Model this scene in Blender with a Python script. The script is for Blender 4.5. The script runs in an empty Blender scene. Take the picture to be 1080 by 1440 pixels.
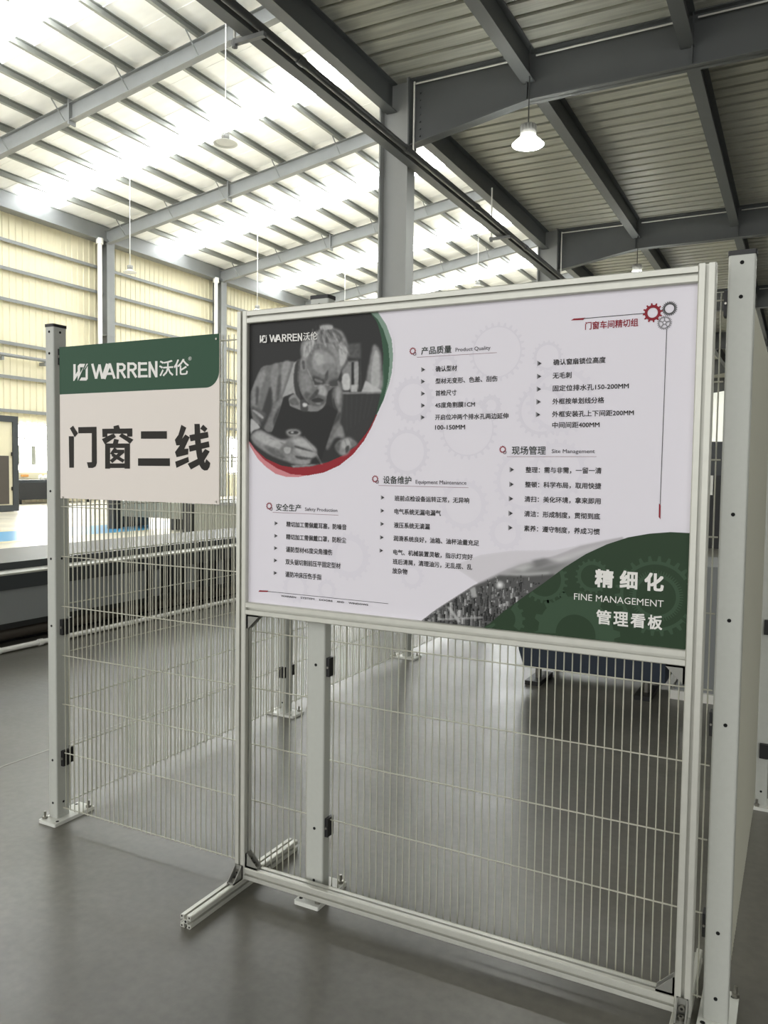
import bpy, math, random
import numpy as np
from mathutils import Vector, Matrix
random.seed(7)
S = bpy.context.scene
COL = S.collection

# ------------------------------------------------------------------ camera, world, exposure
FPX, YAW, PITCH, ROLL = 1118.99, -0.482271, 0.0514135, 0.0135049
EYE = Vector((0.0, 0.0, 1.5))
def cam_rot():
    W = Matrix(((math.cos(YAW), -math.sin(YAW), 0), (math.sin(YAW), math.cos(YAW), 0), (0, 0, 1)))
    B = Matrix(((1, 0, 0), (0, 0, -1), (0, 1, 0)))
    P = Matrix(((1, 0, 0), (0, math.cos(PITCH), -math.sin(PITCH)), (0, math.sin(PITCH), math.cos(PITCH))))
    Q = Matrix(((math.cos(ROLL), -math.sin(ROLL), 0), (math.sin(ROLL), math.cos(ROLL), 0), (0, 0, 1)))
    return Q @ P @ B @ W
RC = cam_rot()
cam = bpy.data.cameras.new('camera')
cam.sensor_fit = 'VERTICAL'; cam.sensor_height = 36.0; cam.lens = FPX / 1440 * 36
cam.clip_start = 0.05; cam.clip_end = 300
co = bpy.data.objects.new('camera', cam); COL.objects.link(co)
M3 = Matrix((RC[0], -RC[1], -RC[2])).transposed()
co.matrix_world = Matrix.Translation(EYE) @ M3.to_4x4()
S.camera = co

w = bpy.data.worlds.new('world'); S.world = w; w.use_nodes = True
bg = w.node_tree.nodes['Background']
bg.inputs[0].default_value = (0.97, 0.97, 0.95, 1); bg.inputs[1].default_value = 1.32
S.view_settings.view_transform = 'Standard'; S.view_settings.look = 'None'
S.view_settings.gamma = 1; S.view_settings.use_curve_mapping = False
S.view_settings.exposure = 0.75
SKYLIGHT_POWER = 9.5
WINDOW_POWER = 12.0

# ------------------------------------------------------------------ materials
def lin(c):
    c = c / 255.0
    return c / 12.92 if c <= 0.04045 else ((c + 0.055) / 1.055) ** 2.4
def rgb(r, g, b): return (lin(r), lin(g), lin(b), 1)
MATS = {}
def mat(name, col, rough=0.5, metal=0.0, emit=0, noise=0.0, nscale=8.0, stretch=(1, 1, 1), bump=0.0, spec=0.5, rnoise=0.0):
    m = bpy.data.materials.new(name); m.use_nodes = True
    nt = m.node_tree; p = nt.nodes['Principled BSDF']
    p.inputs['Base Color'].default_value = col
    p.inputs['Roughness'].default_value = rough; p.inputs['Metallic'].default_value = metal
    p.inputs['Specular IOR Level'].default_value = spec
    if emit:
        p.inputs['Emission Color'].default_value = col; p.inputs['Emission Strength'].default_value = emit
    if noise or bump or rnoise:
        tc = nt.nodes.new('ShaderNodeNewGeometry'); mp = nt.nodes.new('ShaderNodeMapping')
        mp.inputs['Scale'].default_value = stretch
        nz = nt.nodes.new('ShaderNodeTexNoise'); nz.inputs['Scale'].default_value = nscale; nz.inputs['Detail'].default_value = 4
        nt.links.new(tc.outputs['Position'], mp.inputs[0]); nt.links.new(mp.outputs[0], nz.inputs['Vector'])
        if noise:
            rp = nt.nodes.new('ShaderNodeMapRange')
            rp.inputs[1].default_value = 0.3; rp.inputs[2].default_value = 0.7
            rp.inputs[3].default_value = 1 - noise; rp.inputs[4].default_value = 1 + noise
            mx = nt.nodes.new('ShaderNodeVectorMath'); mx.operation = 'SCALE'
            mx.inputs[0].default_value = col[:3]
            nt.links.new(nz.outputs['Fac'], rp.inputs[0]); nt.links.new(rp.outputs[0], mx.inputs['Scale'])
            nt.links.new(mx.outputs[0], p.inputs['Base Color'])
        if rnoise:
            rr = nt.nodes.new('ShaderNodeMapRange')
            rr.inputs[1].default_value = 0.3; rr.inputs[2].default_value = 0.7
            rr.inputs[3].default_value = rough - rnoise; rr.inputs[4].default_value = rough + rnoise
            nt.links.new(nz.outputs['Fac'], rr.inputs[0]); nt.links.new(rr.outputs[0], p.inputs['Roughness'])
        if bump:
            bp_ = nt.nodes.new('ShaderNodeBump'); bp_.inputs['Strength'].default_value = bump; bp_.inputs['Distance'].default_value = 0.01
            nt.links.new(nz.outputs['Fac'], bp_.inputs['Height']); nt.links.new(bp_.outputs[0], p.inputs['Normal'])
    MATS[name] = m
    return m

M_alu = mat('anodised aluminium', rgb(198, 198, 189), 0.38, 0.35, noise=0.03, nscale=30)
M_alu_end = mat('cut aluminium end', rgb(150, 152, 148), 0.45, 0.5)
M_post = mat('grey powder coat', rgb(183, 185, 178), 0.42, 0.0, noise=0.02, nscale=60)
M_wire = mat('welded wire coating', rgb(182, 181, 166), 0.4, 0.1)
M_plate = mat('pale base plate', rgb(212, 213, 206), 0.4, 0.0)
M_black = mat('black plastic', rgb(24, 24, 25), 0.5)
M_hole = mat('bolt hole dark', rgb(12, 12, 12), 0.9)
M_steelbolt = mat('zinc bolt', rgb(150, 148, 140), 0.3, 0.9)
M_bracket = mat('cast corner bracket', rgb(138, 138, 132), 0.45, 0.4)
M_white = mat('white printed sheet', rgb(226, 222, 230), 0.45, spec=0.2)
M_signwhite = mat('white sign sheet', rgb(226, 218, 211), 0.45, spec=0.25)
M_signgreen = mat('green sign print', rgb(44, 78, 58), 0.45, spec=0.2)
M_ink = mat('black print', rgb(40, 38, 36), 0.5)
M_signink = mat('dark sign print', rgb(36, 33, 29), 0.5, spec=0.2)
M_logo = mat('white logo print', rgb(228, 226, 222), 0.45)
M_steel = mat('painted structural steel', rgb(98, 101, 101), 0.5, noise=0.03, nscale=3)
M_rafter = mat('painted rafter steel', rgb(126, 128, 127), 0.55, noise=0.03, nscale=3)
M_column = mat('painted column steel', rgb(168, 170, 168), 0.55, noise=0.03, nscale=3)
M_purlin = mat('galvanised purlin', rgb(140, 142, 136), 0.5, 0.3)
M_deck = mat('galvanised deck', rgb(194, 194, 182), 0.5, 0.12, noise=0.16, nscale=2.2, stretch=(0.5, 9, 1), rnoise=0.1)
M_liner = mat('roof insulation liner', rgb(243, 243, 240), 0.6, noise=0.04, nscale=1.2, stretch=(1, 3, 1))
M_cream = mat('cream wall cladding', rgb(220, 212, 182), 0.55)
M_sky = mat('skylight sheet', (0.95, 0.98, 1, 1), 0.5, emit=SKYLIGHT_POWER)
M_skyside = mat('skylight side glow', (0.95, 0.98, 1, 1), 0.5, emit=17)  # strip sides glow, added to brighten the roof liner
M_win = mat('bright window pane', (1, 0.99, 0.96, 1), 0.3, emit=WINDOW_POWER)
M_lampon = mat('lit lamp lens', (1, 1, 0.95, 1), 0.3, emit=120)
M_lampshade = mat('lit translucent shade', (1, 1, 0.96, 1), 0.4, emit=14)
M_lampwhite = mat('lamp white enamel', rgb(225, 225, 218), 0.4)
M_lampdim = mat('unlit lamp enamel', rgb(176, 176, 168), 0.5)
M_lampgrey = mat('lamp housing grey', rgb(150, 150, 145), 0.45, 0.3)
M_pipewhite = mat('white pipe', rgb(236, 235, 228), 0.4)
M_darkpipe = mat('dark conduit', rgb(82, 84, 83), 0.4, 0.2)
M_blue = mat('blue floor paint', rgb(70, 150, 195), 0.3)
M_yell = mat('cream floor line', rgb(205, 190, 150), 0.35)
M_joint = mat('floor joint filler', rgb(146, 144, 134), 0.5)
M_mgrey = mat('machine grey panel', rgb(135, 138, 138), 0.45)
M_mdark = mat('machine dark slate', rgb(58, 62, 64), 0.45)
M_mblack = mat('machine black', rgb(30, 31, 31), 0.5)
M_mbrown = mat('machine dark brown', rgb(74, 68, 60), 0.5)
M_mgreen = mat('machine grey green', rgb(150, 152, 140), 0.5)
M_navy = mat('machine navy', rgb(30, 42, 58), 0.4)
M_red = mat('red plastic', rgb(205, 60, 60), 0.5)
M_amber = mat('amber lens', rgb(225, 160, 80), 0.4)
M_farwall = mat('pale far wall', rgb(216, 216, 206), 0.6)

def print_mat():
    m = bpy.data.materials.new('printed picture'); m.use_nodes = True
    nt = m.node_tree; p = nt.nodes['Principled BSDF']
    a = nt.nodes.new('ShaderNodeAttribute'); a.attribute_name = 'ink'
    nt.links.new(a.outputs['Color'], p.inputs['Base Color'])
    p.inputs['Roughness'].default_value = 0.45; p.inputs['Specular IOR Level'].default_value = 0.2
    return m
M_print = print_mat()

def floor_mat(name, col):
    m = bpy.data.materials.new(name); m.use_nodes = True
    nt = m.node_tree; p = nt.nodes['Principled BSDF']; L = nt.links.new
    g = nt.nodes.new('ShaderNodeNewGeometry')
    def nz(scale, detail, lo, hi):
        n = nt.nodes.new('ShaderNodeTexNoise'); n.inputs['Scale'].default_value = scale; n.inputs['Detail'].default_value = detail
        L(g.outputs['Position'], n.inputs['Vector'])
        r = nt.nodes.new('ShaderNodeMapRange'); r.inputs[1].default_value = 0.3; r.inputs[2].default_value = 0.7
        r.inputs[3].default_value = lo; r.inputs[4].default_value = hi
        L(n.outputs['Fac'], r.inputs[0]); return r.outputs[0]
    a = nz(0.9, 6, 0.7, 1.3); b = nz(30, 3, 0.9, 1.1)
    mm = nt.nodes.new('ShaderNodeMath'); mm.operation = 'MULTIPLY'; L(a, mm.inputs[0]); L(b, mm.inputs[1])
    v = nt.nodes.new('ShaderNodeVectorMath'); v.operation = 'SCALE'; v.inputs[0].default_value = col[:3]
    L(mm.outputs[0], v.inputs['Scale']); L(v.outputs[0], p.inputs['Base Color'])
    L(nz(1.6, 2, 0.285, 0.38), p.inputs['Roughness'])
    p.inputs['Specular IOR Level'].default_value = 0.42
    return m
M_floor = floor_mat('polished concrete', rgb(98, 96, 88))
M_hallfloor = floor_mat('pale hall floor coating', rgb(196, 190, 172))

# ------------------------------------------------------------------ helpers
class MB:
    """collects faces; build() links them as one mesh object"""
    def __init__(self): self.v = []; self.f = []; self.m = []; self.mats = []; self.sm = []; self.c = []
    def mi(self, m):
        if m not in self.mats: self.mats.append(m)
        return self.mats.index(m)
    def face(self, pts, m, smooth=False, ink=None):
        n = len(self.v); self.v += [tuple(p) for p in pts]; self.f.append(list(range(n, n + len(pts))))
        self.m.append(self.mi(m)); self.sm.append(smooth); self.c.append(ink)
    def mesh(self, vs, fs, m, smooth=False, ink=None):
        n = len(self.v); self.v += [tuple(p) for p in vs]; i = self.mi(m)
        for f in fs: self.f.append([n + k for k in f]); self.m.append(i); self.sm.append(smooth); self.c.append(ink)
    def box(self, x0, x1, y0, y1, z0, z1, m):
        vs = [(x, y, z) for z in (z0, z1) for y in (y0, y1) for x in (x0, x1)]
        self.mesh(vs, [(0, 2, 3, 1), (4, 5, 7, 6), (0, 1, 5, 4), (2, 6, 7, 3), (0, 4, 6, 2), (1, 3, 7, 5)], m)
    def prism(self, poly, p0, p1, a, b, m, cap=None, smooth=False):
        """poly: list of (s,t) in axes a,b, swept from p0 to p1"""
        p0, p1, a, b = Vector(p0), Vector(p1), Vector(a), Vector(b); n = len(poly)
        vs = [p0 + a * s + b * t for s, t in poly] + [p1 + a * s + b * t for s, t in poly]
        d = a.cross(b).dot(p1 - p0) > 0
        fs = [((i, (i + 1) % n, n + (i + 1) % n, n + i) if d else (i, n + i, n + (i + 1) % n, (i + 1) % n)) for i in range(n)]
        self.mesh(vs, fs, m, smooth)
        lo = list(range(n)); hi = list(range(n, 2 * n))
        self.mesh(vs, [lo[::-1] if d else lo, hi if d else hi[::-1]], cap or m)
    def tube(self, p0, p1, r, m, seg=8, r1=None, cap=True):
        p0, p1 = Vector(p0), Vector(p1); d = (p1 - p0).normalized()
        a = d.orthogonal().normalized(); b = d.cross(a); r1 = r if r1 is None else r1
        vs = []
        for p, q in ((p0, r), (p1, r1)):
            vs += [p + (a * math.cos(2 * math.pi * k / seg) + b * math.sin(2 * math.pi * k / seg)) * q for k in range(seg)]
        self.mesh(vs, [(k, (k + 1) % seg, seg + (k + 1) % seg, seg + k) for k in range(seg)], m, True)
        if cap: self.mesh(vs, [list(range(seg))[::-1], list(range(seg, 2 * seg))], m)
    def lathe(self, prof, c, m, seg=24):
        c = Vector(c); vs = []; fs = []
        for r, z in prof: vs += [c + Vector((r * math.cos(2 * math.pi * k / seg), r * math.sin(2 * math.pi * k / seg), z)) for k in range(seg)]
        for i in range(len(prof) - 1):
            fs += [(i * seg + k, i * seg + (k + 1) % seg, (i + 1) * seg + (k + 1) % seg, (i + 1) * seg + k) for k in range(seg)]
        self.mesh(vs, fs, m, True)
    def build(self, name, parent=None, loc=None, **props):
        me = bpy.data.meshes.new(name)
        o = Vector(loc) if loc is not None else Vector((0, 0, 0))
        if parent is not None: o = Vector(parent['_o'])
        me.from_pydata([tuple(Vector(p) - o) for p in self.v], [], self.f)
        for m in self.mats: me.materials.append(m)
        me.polygons.foreach_set('material_index', self.m); me.polygons.foreach_set('use_smooth', self.sm)
        if any(c is not None for c in self.c):
            at = me.color_attributes.new('ink', 'FLOAT_COLOR', 'CORNER')
            k = 0
            for f, c in zip(self.f, self.c):
                for j in range(len(f)):
                    cc = c or (255, 255, 255)
                    if isinstance(cc[0], (tuple, list)): cc = cc[j]
                    at.data[k].color = rgb(*cc); k += 1
        me.validate(); me.update()
        ob = bpy.data.objects.new(name, me); COL.objects.link(ob)
        if parent is not None: ob.parent = parent; ob['_o'] = tuple(o)
        else: ob.location = o; ob['_o'] = tuple(o)
        for k, v in props.items(): ob[k] = v
        return ob
def thing(name, label, cat, loc, group=None, kind=None):
    o = bpy.data.objects.new(name, None); COL.objects.link(o); o.location = loc; o['_o'] = tuple(loc)
    o.empty_display_size = 0.1
    o['label'] = label; o['category'] = cat
    if group: o['group'] = group
    if kind: o['kind'] = kind
    return o
def dup(root, off, label=None):
    """copy of a thing, its parts and sub-parts, moved by off"""
    r = root.copy(); COL.objects.link(r); r.location = Vector(root.location) + Vector(off)
    if label: r['label'] = label
    def kids(a, b):
        for ch in list(a.children):
            if ch.name in made: continue
            c = ch.copy(); COL.objects.link(c); c.parent = b; made.add(c.name); kids(ch, c)
    made = set(); kids(root, r)
    return r
def rrect(w, d, r, n=3):
    pts = []
    for cx, cy, a0 in ((w / 2 - r, d / 2 - r, 0), (-w / 2 + r, d / 2 - r, 90), (-w / 2 + r, -d / 2 + r, 180), (w / 2 - r, -d / 2 + r, 270)):
        for k in range(n + 1):
            a = math.radians(a0 + 90 * k / n); pts.append((cx + r * math.cos(a), cy + r * math.sin(a)))
    return pts
def ibeam(h, wd, tf, tw):
    """I section, s across, t up from bottom 0..h"""
    a, b = wd / 2, tw / 2
    return [(-a, 0), (a, 0), (a, tf), (b, tf), (b, h - tf), (a, h - tf), (a, h), (-a, h), (-a, h - tf), (-b, h - tf), (-b, tf), (-a, tf)]
def ray(x, y):
    return RC.transposed() @ Vector(((x - 540) / FPX, (y - 720) / FPX, 1))
def on_y(x, y, Y):
    d = ray(x, y); return EYE + d * (Y / d.y)
SX = dict(kind='structure')

# ------------------------------------------------------------------ floor, roof, walls
WX = -28.4
def roof_z(x): return 12.2 + 0.145 * (x - WX)
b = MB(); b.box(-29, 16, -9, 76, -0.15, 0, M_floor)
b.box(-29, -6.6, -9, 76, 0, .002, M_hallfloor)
b.build('floor', label='polished grey concrete factory floor', category='floor', **SX)
b = MB()

b.box(-3.49, -3.478, -6, 5.0, 0, 0.0012, M_joint)
b.build('floor_joint_line', label='thin pale joint line in the concrete floor', category='floor joint', **SX)
b = MB()
b.box(-16.05, -13.95, 8, 18.2, 0.002, 0.005, M_blue)
b.box(-13.95, -13.7, 8, 18.2, 0.002, 0.005, M_yell); b.box(-16.3, -16.05, 8, 18.2, 0.002, 0.005, M_yell)
b.build('floor_marking_surface', label='blue painted walkway stripe edged in cream on the hall floor', category='floor marking', **SX)

SKY_Y = [(14.2, 15.1), (22.05, 22.85), (29.85, 30.75), (38.35, 39.2), (46.1, 46.9), (54.1, 55.1), (62.2, 63.2)]
b = MB(); x0, x1 = WX - 0.3, 16
b.mesh([(x0, -9, roof_z(x0)), (x1, -9, roof_z(x1)), (x1, 76, roof_z(x1)), (x0, 76, roof_z(x0)),
        (x0, -9, roof_z(x0) + .2), (x1, -9, roof_z(x1) + .2), (x1, 76, roof_z(x1) + .2), (x0, 76, roof_z(x0) + .2)],
       [(0, 3, 2, 1), (4, 5, 6, 7), (0, 1, 5, 4), (2, 3, 7, 6), (1, 2, 6, 5), (3, 0, 4, 7)], M_liner)
# sheet seams, raised laps running up the slope
yy = -8.4
while yy < 75:
    if not any(a - .15 < yy < c + .15 for a, c in SKY_Y):
        z0, z1 = roof_z(x0), roof_z(x1)
        b.mesh([(x0, yy, z0 - .012), (x1, yy, z1 - .012), (x1, yy + .02, z1 - .012), (x0, yy + .02, z0 - .012), (x0, yy, z0), (x1, yy, z1), (x1, yy + .02, z1), (x0, yy + .02, z0)],
               [(0, 3, 2, 1), (0, 1, 5, 4), (2, 3, 7, 6)], M_liner)
    yy += 1.28
b.build('ceiling', label='pale insulated sloping roof lining over the tall hall', category='ceiling', **SX)
for i, (a, c) in enumerate(SKY_Y):
    b = MB(); xa, xb = WX + 0.5, 15.5
    for k in range(1):
        za, zb = roof_z(xa) - .25, roof_z(xb) - .25
        b.mesh([(xa, a, za), (xb, a, zb), (xb, c, zb), (xa, c, za)], [(0, 3, 2, 1)], M_sky)
        b.mesh([(xa, a, za), (xb, a, zb), (xb, c, zb), (xa, c, za), (xa, a, za + .24), (xb, a, zb + .24), (xb, c, zb + .24), (xa, c, za + .24)],
               [(0, 1, 5, 4), (2, 3, 7, 6), (1, 2, 6, 5), (3, 0, 4, 7)], M_skyside)
    b.build('skylight_window', label='long glowing translucent skylight strip running up the roof slope', category='skylight', group='roof skylight strips', **SX)

# corrugated left wall
b = MB(); prof = []
y = -9.0
while y < 76:
    prof += [(WX, y), (WX, y + .2), (WX + .035, y + .225), (WX + .035, y + .285), (WX, y + .31)]; y += .31
def wall_strip(z0, z1, ya, yb):
    pr = [p for p in prof if ya <= p[1] <= yb]
    vs = [(x, yy, z0) for x, yy in pr] + [(x, yy, z1) for x, yy in pr]; n = len(pr)
    b.mesh(vs, [(i, i + 1, n + i + 1, n + i) for i in range(n - 1)], M_cream)
wall_strip(3.3, 12.3, -9, 76)
b.box(WX - .25, WX - .01, -9, 76, 0, 12.3, M_cream)
wall_strip(0, 3.3, -9, 76)
b.build('wall_left', label='cream corrugated steel side wall of the hall', category='wall', **SX)
b = MB(); b.box(-29, 16, 75, 75.3, 0, 19, M_farwall)
b.build('wall_back', label='pale far end wall of the hall', category='wall', **SX)
b = MB(); b.box(14.0, 14.2, -9, 76, 0, 19, M_mgrey)  # unseen wall, added to stop world light entering under the deck
b.build('wall_right_blocker', label='unseen grey side wall added to block light under the deck', category='wall', **SX)
for z in (10.47, 9.37, 8.15, 6.44, 5.1, 3.75):
    b = MB(); b.box(WX + .03, WX + .18, -9, 76, z - .03, z + .03, M_rafter); b.box(WX + .15, WX + .18, -9, 76, z - .1, z - .03, M_rafter)
    b.build('girt_beam', label='horizontal steel girt along the cream wall', category='beam', group='wall girts', **SX)
b = MB(); b.box(WX + .02, WX + .5, -9, 76, 11.65, 12.2, M_rafter); b.box(WX + .02, WX + .6, -9, 76, 11.55, 11.65, M_rafter)
b.build('eaves_beam', label='grey eaves beam where the cream wall meets the roof', category='beam', **SX)

FR_Y = [-5.6, 2.5, 10.4, 18.3, 26.2, 34.1, 42.3, 50.3, 58.3, 66.3]
for i, fy in enumerate(FR_Y):
    # wall column
    b = MB(); yc = fy + .1
    b.prism(ibeam(.6, .45, .02, .02), (WX + .05, yc, 0), (WX + .05, yc, 11.6), (0, 1, 0), (1, 0, 0), M_rafter)
    b.box(WX + .1, WX + .66, yc - .22, yc + .22, 7.0, 7.06, M_rafter); b.box(WX + .1, WX + .66, yc - .22, yc + .22, 7.4, 7.46, M_rafter)
    b.build('wall_column', label='grey steel column against the cream wall carrying a rafter', category='column', group='wall columns', **SX)
    # rafter: tapered I beam following the slope
    r = thing('rafter_beam', 'grey sloping steel rafter spanning under the roof purlins', 'beam', (0, fy, 0), 'roof rafters', 'structure')
    b = MB(); xs = [WX + .2, -14.2, 15]
    for k in range(2):
        xa, xb = xs[k], xs[k + 1]
        ba = 11.42 + .152 * (xa + 28); bb = 11.42 + .152 * (xb + 28)
        ta, tb = roof_z(xa) - .24, roof_z(xb) - .24
        def slab(y0, y1, la, ha, lb, hb):
            vs = [(xa, y0, la), (xb, y0, lb), (xb, y1, lb), (xa, y1, la), (xa, y0, ha), (xb, y0, hb), (xb, y1, hb), (xa, y1, ha)]
            b.mesh(vs, [(0, 3, 2, 1), (4, 5, 6, 7), (0, 1, 5, 4), (2, 3, 7, 6), (1, 2, 6, 5), (3, 0, 4, 7)], M_rafter)
        slab(fy - .01, fy + .01, ba, ta, bb, tb)
        slab(fy - .12, fy + .12, ba, ba + .02, bb, bb + .02)
        slab(fy - .12, fy + .12, ta - .02, ta, tb - .02, tb)
    b.build('beam_section', r)
    if 10 < fy < 50:
        b = MB(); xp = -21.0; zb = 11.42 + .152 * (xp + 28)
        b.box(xp - .03, xp + .03, fy - .14, fy + .14, zb - .12, roof_z(xp) - .12, M_rafter)
        b.build('splice_plate', r)
        for k in range(8):
            xp = -26.66 + 2.73 * k; zb = 11.44 + .152 * (xp + 28)
            for sgn in (-1, 1):
                b = MB(); b.tube((xp, fy + sgn * .1, zb + .02), (xp, fy + sgn * .62, roof_z(xp) - .24), .022, M_rafter, 6)
                b.build('fly_brace', r)
k0 = -3
for k in range(k0, 22):
    px = -23.93 + 1.365 * k
    z = roof_z(px)
    b = MB(); b.prism([(-.04, -.22), (.05, -.22), (.05, -.205), (-.022, -.205), (-.022, -.02), (.05, -.02), (.05, 0), (-.04, 0)], (px, -9, z), (px, 76, z), (1, 0, .145), (0, 0, 1), M_purlin)
    b.build('purlin_beam', label='slim roof purlin running the length of the hall under the lining', category='beam', group='roof purlins', **SX)
# white downpipes beside the wall columns
for i, fy in enumerate((25.75, 33.65, 41.8)):
    t = thing('downpipe', ('white rainwater downpipe beside the first wall column past the green sign',
                           'white rainwater downpipe meeting the top of the green-banded sign',
                           'white rainwater downpipe at the third wall column, behind the board corner')[i], 'pipe', (WX + .55, fy, 0), 'wall downpipes')
    b = MB(); b.tube((WX + .55, fy, 0), (WX + .55, fy, 11.5), .1, M_pipewhite, 12); b.build('pipe_run', t)
    b = MB(); b.tube((WX + .55, fy, 11.35), (WX + .55, fy, 11.6), .16, M_pipewhite, 12); b.build('hopper', t)
# wall service pipe
t = thing('service_pipe', 'grey horizontal service pipe on brackets along the cream wall', 'pipe', (WX + .3, 20, 5.9))
b = MB(); b.tube((WX + .3, 18.8, 5.9), (WX + .3, 25.4, 5.9), .07, M_rafter, 10); b.build('pipe_run', t)
for yy in (19.2, 21.0, 23.0, 25.0):
    b = MB(); b.box(WX + .045, WX + .38, yy - .05, yy + .05, 5.68, 5.82, M_rafter); b.build('bracket', t)

# windows low on the wall; fourth and fifth unseen, added to light roof and deck
for i, (ya, yb) in enumerate(((20.6, 25.3), (27.2, 33.2), (35.2, 41.2), (11.5, 17.2), (3.4, 9.2), (43.3, 49.3))):
    t = thing('window_%d' % (i + 1), ('bright white window low in the cream wall behind the dark cabinet', 'bright window band hidden mostly behind the green-banded sign', 'bright window band deep in the hall wall', 'unseen window band behind the dark cabinet, added for light', 'unseen window band level with the notice board, added for light', 'bright window band near the far end of the hall wall')[i], 'window', (WX + .06, (ya + yb) / 2, 1.3), None, 'structure')
    b = MB(); b.box(WX + .03, WX + .06, ya, yb, 1.28, 3.22, M_win); b.build('pane', t)
    b = MB(); xx = WX + .05
    for z0, z1 in ((1.24, 1.32), (2.62, 2.68), (3.18, 3.26)): b.box(xx, xx + .06, ya, yb, z0, z1, M_pipewhite)
    n = int((yb - ya) / .75)
    for k in range(n + 1):
        yy = ya + (yb - ya) * k / n; b.box(xx, xx + .05, yy - .03, yy + .03, 1.28, 3.22, M_pipewhite)
    b.build('window_frame', t)
    b = MB()
    for k in range(n):
        yy = ya + (yb - ya) * (k + .55) / n; b.box(xx + .012, xx + .03, yy - .1, yy + .12, 1.55, 2.35, M_mgreen)
    b.build('window_blind', t)

# ------------------------------------------------------------------ mezzanine steelwork
DK = 7.1
GY = [-5.1, 2.72, 10.55, 18.37, 26.2, 34.0, 41.8, 49.6]
b = MB(); pr = []
y = -7.0
while y < 50:
    pr += [(y, DK), (y + .16, DK), (y + .135, DK + .05), (y + .235, DK + .05), (y + .21, DK)]
    y += .305 * 1.0
    pr[-1] = (y - .07, DK)
vs = [(-5.6, yy, z) for yy, z in pr] + [(14, yy, z) for yy, z in pr]; n = len(pr)
b.mesh(vs, [(i, i + 1, n + i + 1, n + i) for i in range(n - 1)], M_deck)
b.box(-5.7, 14, -7, 50, DK + .06, DK + .2, M_steel)
b.build('deck_slab', label='ribbed galvanised steel deck seen from below', category='ceiling deck', **SX)
for i, gy in enumerate(GY):
    b = MB()
    pts = [(-5.16, 6.17), (-3.4, 6.46), (14, 6.46)]
    def gs(y0, y1, lo):   # lo(x)->(z0,z1)
        for k in range(2):
            xa, xb = pts[k][0], pts[k + 1][0]; (la, ha), (lb, hb) = lo(pts[k][1]), lo(pts[k + 1][1])
            vs = [(xa, y0, la), (xb, y0, lb), (xb, y1, lb), (xa, y1, la), (xa, y0, ha), (xb, y0, hb), (xb, y1, hb), (xa, y1, ha)]
            b.mesh(vs, [(0, 3, 2, 1), (4, 5, 6, 7), (0, 1, 5, 4), (2, 3, 7, 6), (1, 2, 6, 5), (3, 0, 4, 7)], M_steel)
    gs(gy - .008, gy + .008, lambda z: (z, DK)); gs(gy - .085, gy + .085, lambda z: (z, z + .016)); gs(gy - .085, gy + .085, lambda z: (DK - .016, DK))
    b.box(-5.16, -5.14, gy - .13, gy + .13, 6.15, DK, M_steel)   # end plate
    for sx in (-3.43, -1.36, .66):
        b.box(sx - .006, sx + .006, gy - .08, gy + .08, 6.48, DK, M_steel)
    for z in (6.3, 6.4, 6.5, 6.6, 6.7, 6.8, 6.9):
        b.tube((-5.02, gy - .03, z), (-5.02, gy + .03, z), .014, M_steel, 6)
    b.build('girder_beam', label='deep dark steel girder crossing under the deck with a haunched end', category='beam', group='mezzanine girders', **SX)
    # column
    if i >= 1:
        t = thing('steel_column', 'tall grey steel column at the edge of the deck', 'column', (-5.4, gy, 0), 'mezzanine columns', 'structure')
        b = MB(); b.prism(ibeam(.46, .25, .02, .014), (-5.62, gy, 0), (-5.62, gy, 15.2), (0, 1, 0), (1, 0, 0), M_column)
        b.build('shaft', t)
        b = MB(); b.box(-5.7, -5.08, gy - .2, gy + .2, 0, .03, M_steel); b.build('base_plate', t)
    # floor beams to the next girder
    if i + 1 < len(GY):
        for bx in (-5.47, -3.415, -1.42, .6, 2.65, 4.7, 6.75):
            b = MB(); b.prism(ibeam(.4, .165, .014, .01), (bx, gy + .02, DK - .4), (bx, GY[i + 1] - .02, DK - .4), (1, 0, 0), (0, 0, 1), M_steel)
            b.build('floor_beam', label='dark steel floor beam running lengthwise under the deck', category='beam', group='mezzanine floor beams', **SX)
    # white conduit following the girder web
    if 5 < gy < 30:
        yy = gy - .1
        b = MB(); b.tube((-5.05, yy, 7.0), (-3.55, yy, 7.0), .012, M_pipewhite, 6); b.tube((-3.3, yy, 7.0), (-1.5, yy, 7.0), .012, M_pipewhite, 6); b.tube((-1.3, yy, 7.0), (.5, yy, 7.0), .012, M_pipewhite, 6)
        b.tube((-5.05, yy - .05, 7.0), (-5.05, yy - .05, 5.95), .012, M_pipewhite, 6); b.tube((-5.05, yy - .05, 7.0), (-5.05, yy, 7.0), .012, M_pipewhite, 6)
        b.build('conduit_pipe', label=['thin pale conduit on the second girder turning down at the far column', 'thin pale conduit turning down beside the tall column on the big girder', 'thin pale conduit on the far girder'][[18.37, 10.55, 26.2].index(gy)], category='conduit', group='girder conduits')

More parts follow.
